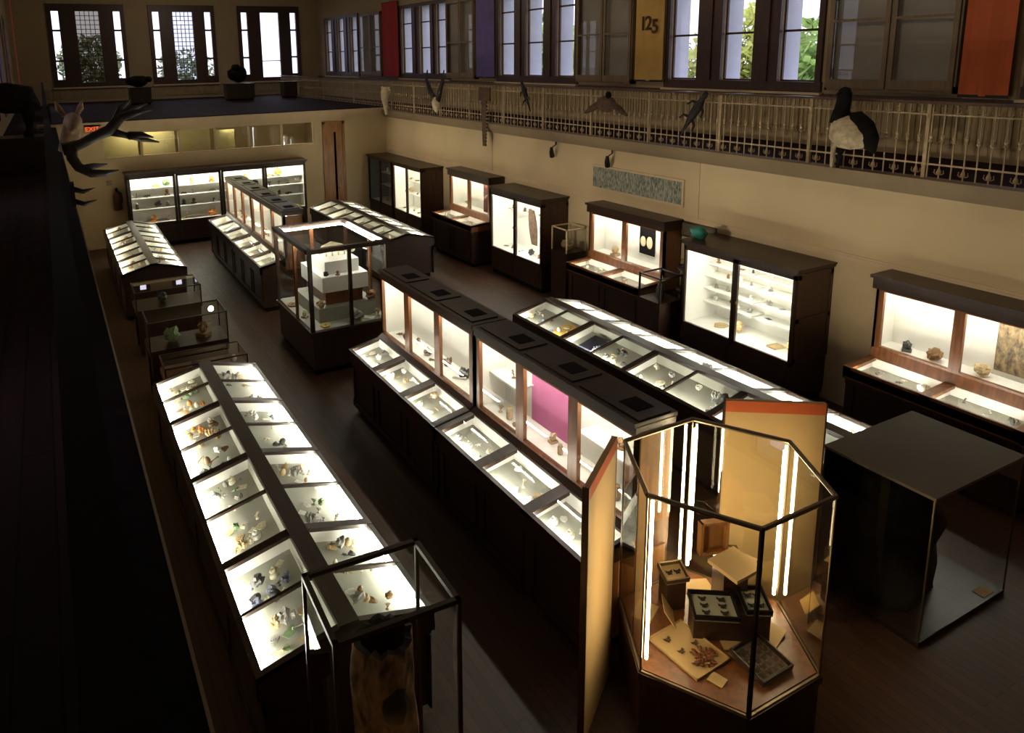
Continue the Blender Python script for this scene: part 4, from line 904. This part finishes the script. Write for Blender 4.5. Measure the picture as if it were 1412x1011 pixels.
sheet('loose pale sheet under the paper stack', .25, .04, 1.088, .30, .24, .35, (.0, .0), 'tan')
sheet('cream paper lying behind the wreath tray', .10, -.16, zf + .001, .28, .16, -.5, (0, 0), 'tan')
sheet('folded cream paper behind the front right tray', .36, -.22, zf + .012, .22, .18, .3, (0, -.1), 'tan')
sheet('small tan card at the front edge by the wreath tray', -.32, -.33, zf + .001, .10, .11, .3, (0, 0), 'tan')
sheet('yellow card leaning by the right glass of the hexagonal case', .50, -.02, .68, .16, .14, 1.2, (.8, 0), 'yellow')
o = MB()
for a0, a1, c0, c1 in ((-.12, -.10, 0, .28), (.10, .12, 0, .28), (-.12, .12, 0, .02), (-.12, .12, .26, .28)): o.box(a0, a1, -.03, .03, c0, c1)
o.box(-.10, .10, .02, .03, .02, .26)
o = o.build('wooden_frame_box', 'goldwood', None); o.location = (HXc[0] + .20, HXc[1] + .22, 1.082); o.rotation_euler = (0, 0, -.3); tag(o, 'upright wooden frame box at the back of the hexagonal case', 'box', HG)
ST = thing('tray_stand', 'dark stepped stand under the raised trays in the hexagonal case', 'stand', (HXc[0] + .11, HXc[1] - .07, HZ0 + .013), -.57)
MB().box(-.30, .26, -.08, .08, 0, .245).build('lower_step', 'wood', ST); MB().box(-.04, .14, .10, .40, 0, .485).build('upper_step', 'wood', ST)
bs = tag(MB().box(-.08, .08, -.07, .07, 0, .24).build('support_block', 'wood'), 'small dark block under the bronze-rimmed tray', 'block'); bs.location = (HXc[0] - .05, HXc[1] + .38, HZ0 + .013); bs.rotation_euler = (0, 0, -.3)

sheet('pale sheet on the floor behind the bronze-rimmed tray', -.30, .42, zf + .001, .22, .16, .5, (0, 0), 'tan')
sheet('cream sheet at the back right floor of the hexagonal case', .28, .42, zf + .001, .24, .18, -.4, (0, 0), 'tan')
sheet('curled tan sheet between the right tray and the glass', .42, .12, zf + .012, .2, .16, .9, (.1, 0), 'tan')
# ------------------------------------------------------------------ leaning/standing boards
def board(lab, p, q, z, stripe, mat, side):
    d = Vector((q[0] - p[0], q[1] - p[1], 0)); L = d.length; an = math.atan2(d.y, d.x)
    r = thing('display_board', lab, 'board', (p[0], p[1], 0), an, 'tan boards flanking the hexagonal case')
    MB().box(0, L, -.02, .02, .0, z).build('panel', mat, r)
    MB().box(-.012, 0, -.024, .024, 0, z).build('edge_strip', 'wood_v', r); MB().box(L, L + .012, -.024, .024, 0, z).build('edge_strip', 'wood_v', r)
    MB().box(0, L, side * .02, side * .023, z - stripe, z).build('top_stripe', 'orange', r)
board('tall tan board with a dark edge at the left of the hexagonal case', (3.005, 3.61), (3.63, 4.045), 2.1, .10, 'tan', -1)
board('tan board with a red-orange top stripe behind the hexagonal case', (4.87, 4.07), (5.53, 3.615), 2.1, .10, 'tan', -1)

# ------------------------------------------------------------------ black glass case on the right
GK = thing('floor_glass_case', 'large dark glass case with a flat grey top at the lower right', 'display case', (6.75, 3.455, 0), .0)
a, c, zt = .675, .483, 1.41
MB().box(-a, a, -c, c, 0, .05).build('base', 'wood', GK)
MB().box(-a - .01, a + .01, -c - .01, c + .01, zt - .025, zt).build('top_panel', 'grey', GK)  # opaque panel; reflections on the glass top are put into its colour
for s in (-1, 1):
    for q in (-1, 1): MB().box(s * a, s * (a - .012), q * c, q * (c - .012), .05, zt - .025).build('corner_strip', 'bronze', GK)
MB().quad((-a, -c + .006, .05), (a, -c + .006, .05), (a, -c + .006, zt - .025), (-a, -c + .006, zt - .025)).build('glass_pane', 'glass', GK)
MB().quad((-a + .006, -c, .05), (-a + .006, c, .05), (-a + .006, c, zt - .025), (-a + .006, -c, zt - .025)).build('glass_pane', 'glass', GK)
MB().quad((a - .006, -c, .05), (a - .006, c, .05), (a - .006, c, zt - .025), (a - .006, -c, zt - .025)).build('glass_pane', 'glass', GK)
MB().box(-a + .01, a - .01, c - .02, c, .05, zt - .03).build('back_panel', 'black', GK)
b = MB(); lo = []
for i in range(12):
    t = i / 11; z = .052 + 1.25 * t
    rx = .42 * (1 - .35 * t) ; cx = -.16 - .10 * t
    lo.append([(6.75 + cx + rx * math.cos(2 * PI * k / 18) * (1 + .55 * noise.noise(Vector((math.cos(k * .35) * 1.3, math.sin(k * .35) * 1.3, t * 4)))), 3.50 + .30 * math.sin(2 * PI * k / 18) * (1 + .5 * noise.noise(Vector((math.cos(k * .35) * 1.3, math.sin(k * .35) * 1.3, t * 4 + 9)))), z) for k in range(18)])
b.loft(lo); tag(b.build('dark_mounted_specimen', 'darkhide', None, True), 'bulky black mounted specimen inside the dark glass case', 'specimen')
o = MB().box(7.14, 7.30, 3.0, 3.1, .052, .058).build('label_plate', 'tan'); tag(o, 'small pale label on the floor of the dark glass case', 'label')

# ------------------------------------------------------------------ pedestals by the right wall
def pedestal_case(lab, x, y, w, zt0, zt1, frame):
    r = thing('pedestal_case', lab, 'display case', (x, y, 0)); h = w / 2
    MB().box(-h, h, -h, h, 0, zt0).build('pedestal', 'wood_v', r)
    f = MB(); t = .025
    for sx in (-1, 1):
        for sy in (-1, 1): f.box(sx * h, sx * (h - t), sy * h, sy * (h - t), zt0, zt1)
        f.box(sx * h, sx * (h - t), -h, h, zt1 - t, zt1)
        f.box(-h, h, sx * h, sx * (h - t), zt1 - t, zt1)
    f.build('glass_frame', frame, r)
    for s in (-1, 1):
        MB().quad((-h, s * (h - .01), zt0), (h, s * (h - .01), zt0), (h, s * (h - .01), zt1), (-h, s * (h - .01), zt1)).build('glass_pane', 'glass', r)
        MB().quad((s * (h - .01), -h, zt0), (s * (h - .01), h, zt0), (s * (h - .01), h, zt1), (s * (h - .01), -h, zt1)).build('glass_pane', 'glass', r)
pedestal_case('small pale-framed glass box on a dark pedestal beside the hide cabinet', 9.28, 11.88, .5, 1.05, 1.55, 'moulding')
put('mineral_rock', 'tan', .26, (9.25, 11.88, 1.053), 'in the pale-framed glass box', 'specimens on pedestals')
pedestal_case('black-framed glass box on a dark stand before the marsh print case', 8.86, 8.86, .5, .95, 1.38, 'iron')
put('specimen_jar', 'dark grey', .28, (8.86, 8.86, .953), 'in the black-framed glass box', 'specimens on pedestals')
r = thing('bell_jar', 'round glass bell jar on a dark stand beside the nearest wall cabinet', 'bell jar', (9.4, 8.75, 0)); MB().lathe([(.2, 0), (.2, .04), (.06, .08), (.05, .9), (.2, .98), (.22, 1.02)], n=18).build('stand', 'wood_v', r)
MB().lathe([(.19, 1.02), (.19, 1.42), (.15, 1.55), (.06, 1.6), (.002, 1.61)], n=20).build('glass_dome', 'glass', r, True); MB().lathe([(.2, 1.02), (.21, 1.04), (.2, 1.06)], n=20).build('rim', 'bronze', r, True); MB().lathe([(.195, 1.40), (.2, 1.42), (.195, 1.44)], n=20).build('band', 'iron', r, True)
put('branch_coral', 'brown', .18, (9.4, 8.75, 1.022), 'under the bell jar', 'specimens on pedestals')

# ------------------------------------------------------------------ fittings on the far wall
sg = thing('exit_sign', 'small exit sign with red letters high on the far wall', 'sign', (1.06, YF, 3.20)); MB().box(-.2, .2, -.05, 0, 0, .22).build('sign_box', 'tan', sg); text_mesh('EXIT', .17, 'letters', 'exitr', sg, (0, -.056, .05), (PI / 2, 0, 0))
o = MB().box(1.27, 1.41, YF - .03, YF - .001, 1.75, 1.88).build('wall_plate', 'bronze'); tag(o, 'small square bronze plate on the far wall', 'plate')
r = thing('fire_extinguisher', 'dark red extinguisher hanging on the far wall left of the white cabinet', 'extinguisher', (1.5, YF - .1, 1.05)); MB().lathe([(.08, 0), (.1, .02), (.1, .42), (.06, .5), (.03, .52)]).build('cylinder', 'maroon', r, True); MB().lathe([(.03, .52), (.035, .6), (.01, .62)]).build('valve', 'black', r); MB().tube([(.03, 0, .56), (.12, -.02, .45), (.12, -.02, .2)], .012, 6).build('hose', 'black', r)

# ================================================================== TROPHIES ON THE RAILINGS
X = W - .19
r = thing('goat_skull', 'pale animal skull with a long tapering snout on the right railing, far end', 'skull', (X, 21.2, 3.75))
MB().tube([(0, .0, .30), (-.08, -.02, .22), (-.12, -.06, .0), (-.12, -.10, -.25), (-.10, -.12, -.46)], [.14, .15, .10, .06, .04], 10).build('snout', 'bone', r, True)
for s in (-1, 1): MB().tube([(-.03, s * .08, .3), (-.06, s * .25, .36), (-.05, s * .34, .28)], [.05, .04, .02], 8).build('horn', 'bone', r, True)
r = thing('horned_skull', 'skull with a tall V of dark horns on the right railing', 'skull', (X, 17.85, 3.62))
MB().tube([(-.02, .02, .28), (-.08, 0, .18), (-.10, -.05, .0), (-.09, -.08, -.06)], [.10, .11, .07, .04], 10).build('skull', 'bone', r, True)
for s in (-1, 1): MB().tube([(-.03, s * .06 + .02, .24), (-.08, s * .26 + .02, .46), (-.09, s * .46 + .02, .78), (-.05, s * .48 + .02, 1.05)], [.075, .07, .05, .015], 8).build('horn', 'horn', r, True)
r = thing('sawfish_saw', 'long narrow toothed saw hanging below the right railing', 'saw', (X - .02, 15.43, 2.85))
MB().hexa([(-.015, -.07, 0), (.015, -.07, 0), (.015, .07, 0), (-.015, .07, 0), (-.02, -.12, 1.1), (.02, -.12, 1.1), (.02, .12, 1.1), (-.02, .12, 1.1)]).build('blade', 'hide', r)
b = MB()
for i in range(12):
    for s in (-1, 1): z = .08 + i * .085; w = .07 + .05 * z / 1.1; b.tube([(0, s * w, z), (0, s * (w + .05), z - .01)], [.012, .003], 5)
b.build('teeth', 'bone', r); MB().box(-.01, .03, -.25, .25, 1.1, 1.42).build('mounting_board', 'hide', r)
def lizard(lab, loc, a, L, w, back):
    r = thing('mounted_reptile', lab, 'reptile', loc); r.rotation_euler = (a, 0, 0)
    MB().tube([(0, 0, L * .5), (0, 0, L * .42), (0, 0, L * .36), (0, 0, L * .2), (0, 0, 0), (0, 0, -L * .15), (0, 0, -L * .5)], [w * .35, w * .6, w * .5, w, w * .9, w * .5, .01], 10).build('body', 'scaly', r, True)
    for z in (.22, -.08):
        for s in (-1, 1): MB().tube([(0, s * w * .7, L * z), (-.02, s * w * 1.9, L * (z - .03)), (-.03, s * w * 2.3, L * (z - .12)), (-.03, s * w * 2.7, L * (z - .13))], [w * .35, w * .28, w * .18, w * .05], 7).build('leg', 'scaly', r, True)
    return r
lizard('small black reptile hanging on the right railing under the middle windows', (X - .02, 13.68, 4.12), -.5, .75, .06, 0)
lizard('long dark crocodile hanging head up on the right railing under the near windows', (X - .06, 8.85, 3.99), .62, .95, .075, 0)
r = thing('mounted_turtle', 'dark spread-out turtle mounted on the right railing left of the crocodile', 'turtle', (X - .04, 11.0, 3.95))
MB().ell((0, 0, .12), (.06, .28, .16), 16, 9).build('shell', 'hide', r, True); MB().ell((-.02, -.08, .29), (.05, .07, .07), 10, 8).build('head', 'darkhide', r, True)
for s, z in ((1, .0), (-1, .02)): MB().tube([(0, s * .2, .12), (-.02, s * .38, z + .02), (-.02, s * .6, z - .08)], [.06, .07, .02], 8).build('flipper', 'hide', r, True)
# big bird
r = thing('mounted_bird', 'large pale-bellied bird with dark neck and back standing on the right ledge', 'bird', (W - .22, 6.2, GZ + .01))
b = MB(); b.tube([(0, .22, .62), (0, .17, .62), (0, .10, .56), (0, .0, .50), (0, -.12, .46), (0, -.22, .42), (0, -.32, .36)], [.05, .15, .215, .235, .20, .14, .04], 16)
b.build('body', 'palehide', r, True)
MB().tube([(-.02, .10, .62), (-.02, .10, .78), (-.02, .08, .92), (-.03, .07, 1.0), (-.05, .075, 1.06), (-.06, .08, 1.09)], [.15, .115, .10, .10, .08, .03], 12).build('neck', 'darkhide', r, True)
MB().tube([(-.05, .09, 1.03), (-.12, .11, 1.01), (-.17, .12, .99)], [.025, .016, .004], 8).build('beak', 'horn', r, True)
MB().tube([(.04, .08, .66), (.05, -.04, .62), (.05, -.18, .52), (.03, -.30, .40), (.02, -.38, .26)], [.10, .19, .19, .13, .02], 14).build('wing', 'darkhide', r, True)
MB().tube([(.0, .16, .42), (.02, .20, .24), (.09, .25, .0)], [.06, .03, .022], 8).build('leg', 'palehide', r, True); MB().tube([(.02, .06, .34), (.05, .12, .18), (.10, .17, .0)], [.06, .03, .022], 8).build('leg', 'darkhide', r, True)

for ch in r.children:
    if ch.name.split('.')[0] in ('body', 'wing', 'neck'):
        for v in ch.data.vertices: v.co.x *= .68
# left railing: moose-like antlers, hide and horns
r = thing('antlers', 'huge dark antlers fixed to the left railing, spreading over the hall', 'antlers', (.06, 7.4, 4.22))
Y = 7.4
def pt(x, z, dy=0): return (x - .06, dy, z - 4.22)
MB().tube([pt(.10, 4.26), pt(.17, 4.27), pt(.26, 4.30, -.03), pt(.37, 4.36, -.06), pt(.50, 4.41, -.08), pt(.58, 4.50, -.06), pt(.68, 4.58, 0), pt(.86, 4.63, .05)], [.06, .055, .045, .045, .055, .05, .03, .006], 9).build('antler_beam', 'horn', r, True)
MB().tube([pt(.17, 4.28), pt(.17, 4.18, -.05), pt(.21, 4.10, -.1), pt(.31, 4.04, -.14), pt(.42, 4.035, -.15), pt(.54, 4.05, -.15)], [.055, .05, .045, .04, .03, .006], 9).build('antler_beam', 'horn', r, True)
for pts in ([pt(.50, 4.40, -.08), pt(.62, 4.36, -.08), pt(.76, 4.315, -.06), pt(.92, 4.27, -.05)], [pt(.60, 4.52, -.05), pt(.74, 4.56, -.1), pt(.88, 4.58, -.1)], [pt(.57, 4.50, -.05), pt(.62, 4.60, .05), pt(.72, 4.67, .1)], [pt(.66, 4.35, -.08), pt(.76, 4.36, -.15), pt(.86, 4.33, -.18)], [pt(.26, 4.08, -.12), pt(.34, 4.085, .0), pt(.46, 4.09, .05)]):
    MB().tube(pts, [.042] + [.03] * (len(pts) - 2) + [.006], 7).build('tine', 'horn', r, True)
r = thing('mounted_deer_head', 'tan deer head with upright ears beside the antlers on the left railing', 'deer head', (.19, 9.2, 4.28))
MB().tube([(-.02, 0, -.28), (.04, -.02, -.1), (.07, -.08, .06), (.08, -.16, .14), (.07, -.30, .06), (.06, -.38, .02)], [.12, .13, .12, .11, .07, .04], 12).build('head', 'deer', r, True)
for s in (-1, 1): MB().tube([(.06 + s * .07, -.08, .2), (.06 + s * .13, -.06, .3), (.06 + s * .16, -.05, .40)], [.03, .045, .006], 8).build('ear', 'deer', r, True)
r.scale = (.85, .85, .85)
r = thing('wall_horns', 'pair of short dark curved horns low on the left balcony edge', 'horns', (.14, 8.4, 3.55)); MB().box(.0, .04, -.08, .08, .02, .26).build('mounting_board', 'darkhide', r)
for dz in (0, .13): MB().tube([(.03, 0, .06 + dz), (.12, -.03, .03 + dz), (.24, -.03, .06 + dz)], [.03, .025, .004], 8).build('horn', 'horn', r, True)

# left gallery: dark stuffed animal on a chest and gallery furniture
r = thing('mounted_bear', 'black stuffed animal on all fours at the far end of the left gallery', 'animal', (-.53, 13.2, GZ))
b = MB(); b.tube([(.42, 0, .95), (.3, 0, 1.08), (.0, 0, 1.12), (-.22, 0, 1.16), (-.30, 0, 1.32), (-.30, -.05, 1.42), (-.32, -.25, 1.38), (-.32, -.34, 1.36)], [.08, .22, .24, .22, .16, .15, .09, .05], 12)
for x in (-.2, .28):
    for s in (-.1, .12): b.tube([(x, s, 1.0), (x + .02, s, .78), (x - .01, s, .55), (x - .05, s - .06, .545)], [.11, .085, .07, .05], 9)
b.build('body', 'darkhide', r, True)
for s in (-1, 1): MB().ell((-.30 + s * .09, -.02, 1.56), (.04, .02, .05), 8, 6).build('ear', 'darkhide', r, True)
MB().box(-.5, .5, -.3, .3, 0, .52).build('stand', 'wood', r)
def gal_chest(lab, x0, x1, y, h, top):
    r = thing('gallery_chest', lab, 'chest', ((x0 + x1) / 2, y, 3.491)); w = (x1 - x0) / 2
    MB().box(-w, w, -.3, .3, .06, h).build('body', 'wood_v', r); MB().box(-w - .03, w + .03, -.33, .33, h, h + .04).build('lid', 'wood', r); MB().box(-w + .05, w - .05, -.26, .26, 0, .06).build('plinth', 'black', r)
    return r
gal_chest('dark chest under a mounted animal below the far left window', 2.85, 3.6, 30, .6, 1)
gal_chest('dark chest below the bright far window, under a stuffed animal', 6.4, 7.5, 30, .62, 1)
gal_chest('narrow dark chest at the far right corner of the upper gallery', 8.8, 9.35, 30.3, .62, 1)
o = MB(); o.ell((0, 0, .2), (.42, .22, .2), 12, 8, jit=.3); o.ell((.36, -.1, .26), (.14, .12, .12), 10, 7); o = o.build('mounted_animal', 'darkhide', None, True); o.location = (3.2, 30, 4.155); tag(o, 'low dark stuffed animal on the chest under the far left window', 'animal')
o = MB(); o.ell((0, 0, .3), (.40, .24, .3), 12, 8, jit=.3); o.ell((-.1, -.1, .56), (.18, .16, .14), 10, 7); o = o.build('mounted_animal', 'darkhide', None, True); o.location = (6.95, 30, 4.21); tag(o, 'rounded dark stuffed animal on the chest by the bright far window', 'animal')

# ================================================================== OUTSIDE
def bush(name, lab, x, y, z, r, mat, n, seed):
    rr = random.Random(seed); b = MB()
    for i in range(n):
        d = Vector((rr.gauss(0, 1), rr.gauss(0, 1), rr.gauss(0, .8))).normalized() * r * rr.uniform(.5, 1)
        a = Vector((rr.uniform(-1, 1), rr.uniform(-1, 1), rr.uniform(-1, 1))).normalized(); c = a.orthogonal().normalized(); s = rr.uniform(.1, .2) * r * .7
        p = d; b.quad(p - a * s, p + c * s * .5, p + a * s, p - c * s * .5)
    t = thing(name, lab, 'tree', (x, y, 0)); o = b.build('foliage', mat, t); o.location = (0, 0, z)
    MB().tube([(0, 0, 0), (.1, 0, z * .5), (0, 0, z)], [.2, .15, .08], 8).build('trunk', 'bark', t)
    return t
k = 0
for (x, y, z, r_, mt) in [(19, 20.9, 4.2, 2.0, 'leaf'), (20, 16.6, 4.4, 2.05, 'leaf2'), (19, 12.3, 4.3, 2.0, 'leaf'), (23, 27, 4.2, 2.6, 'leaf2'), (24, 34, 4.6, 2.8, 'leaf')]:
    bush('garden_tree', ['green tree seen through the mustard-banner windows, first pane', 'yellow-green tree seen through the near right windows', 'green tree outside the window nearest the bird', 'yellow-green tree outside the middle right windows', 'green tree outside the far right windows'][k], x, y, z, r_, mt, 2400, k); k += 1
k = 0
for (x, y, z, r_, mt) in [(2.3, 42, 5.0, 1.55, 'leafgrey'), (7.1, 43, 4.3, 1.6, 'leafgrey')]:
    bush('courtyard_tree', ['dark tree filling the far left window', 'tree seen low in the middle far window'][k], x, y, z, r_, mt, 1500 if k == 0 else 800, 20 + k); k += 1
struct('ground', MB().box(-60, 80, -40, 120, -.6, -.3), solid('ground_grass', (.12, .16, .06), .9, .3, 1))

# ------------------------------------------------------------------ light and camera
def lamp(kind, name, loc, energy, col, target=None, size=None, rad=.1):
    l = bpy.data.lights.new(name, kind); l.energy = energy; l.color = col; l.shadow_soft_size = rad
    o = bpy.data.objects.new(name, l); COL.objects.link(o); o.location = loc
    if kind == 'SPOT': l.spot_size = size; l.spot_blend = 1
    if target: o.rotation_euler = (Vector(target) - Vector(loc)).to_track_quat('-Z', 'Y').to_euler()
    return o
WARM = (1, .85, .62)
for y in (2.5, 5.5, 8.5, 11.5, 14.5, 17.5, 20): lamp('SPOT', 'wall_fill_spot', (.0, y, 3.05), 430, WARM, (W, y, 2.5), .44)  # added fill spots without fixtures, to brighten the right wall
for y in (7, 14, 21): lamp('POINT', 'hall_fill_light', (7.6, y, 7.3), 34, WARM, rad=.12)  # added fill lights without fixtures, out of view, lifting the upper hall
lamp('POINT', 'hall_fill_light', (5, 29, 7.2), 40, WARM, rad=.1)  # added fill for the far gallery, no fixture

wd = bpy.data.worlds.new('sky'); sc.world = wd; wd.use_nodes = True
bg = wd.node_tree.nodes['Background']; bg.inputs[0].default_value = (.88, .87, 1.0, 1); bg.inputs[1].default_value = 1.35

cam = bpy.data.cameras.new('camera'); co = bpy.data.objects.new('camera', cam); COL.objects.link(co); sc.camera = co
f_, yaw, pitch, roll, cx, cy = 1021.6994720906979, .4731898358357747, -.19397475719304216, -.020809109075207912, 592.135, 280.086
cam.sensor_width = 36; cam.lens = f_ * 36 / 1412; cam.shift_x = (706 - cx) / 1412; cam.shift_y = (cy - 505.5) / 1412; cam.clip_start = .02
cyw, syw, cp, sp, cr, sr = math.cos(yaw), math.sin(yaw), math.cos(pitch), math.sin(pitch), math.cos(roll), math.sin(roll)
f0 = Vector((syw, cyw, 0)); r0 = Vector((cyw, -syw, 0)); u0 = Vector((0, 0, 1))
fw_ = f0 * cp + u0 * sp; up_ = u0 * cp - f0 * sp; rt = r0 * cr + up_ * sr; ut = up_ * cr - r0 * sr
co.matrix_world = Matrix(((rt.x, ut.x, -fw_.x, 0), (rt.y, ut.y, -fw_.y, 0), (rt.z, ut.z, -fw_.z, 5.0), (0, 0, 0, 1)))
sc.view_settings.view_transform = 'Standard'; sc.view_settings.look = 'None'; sc.view_settings.exposure = .75; sc.view_settings.gamma = 1
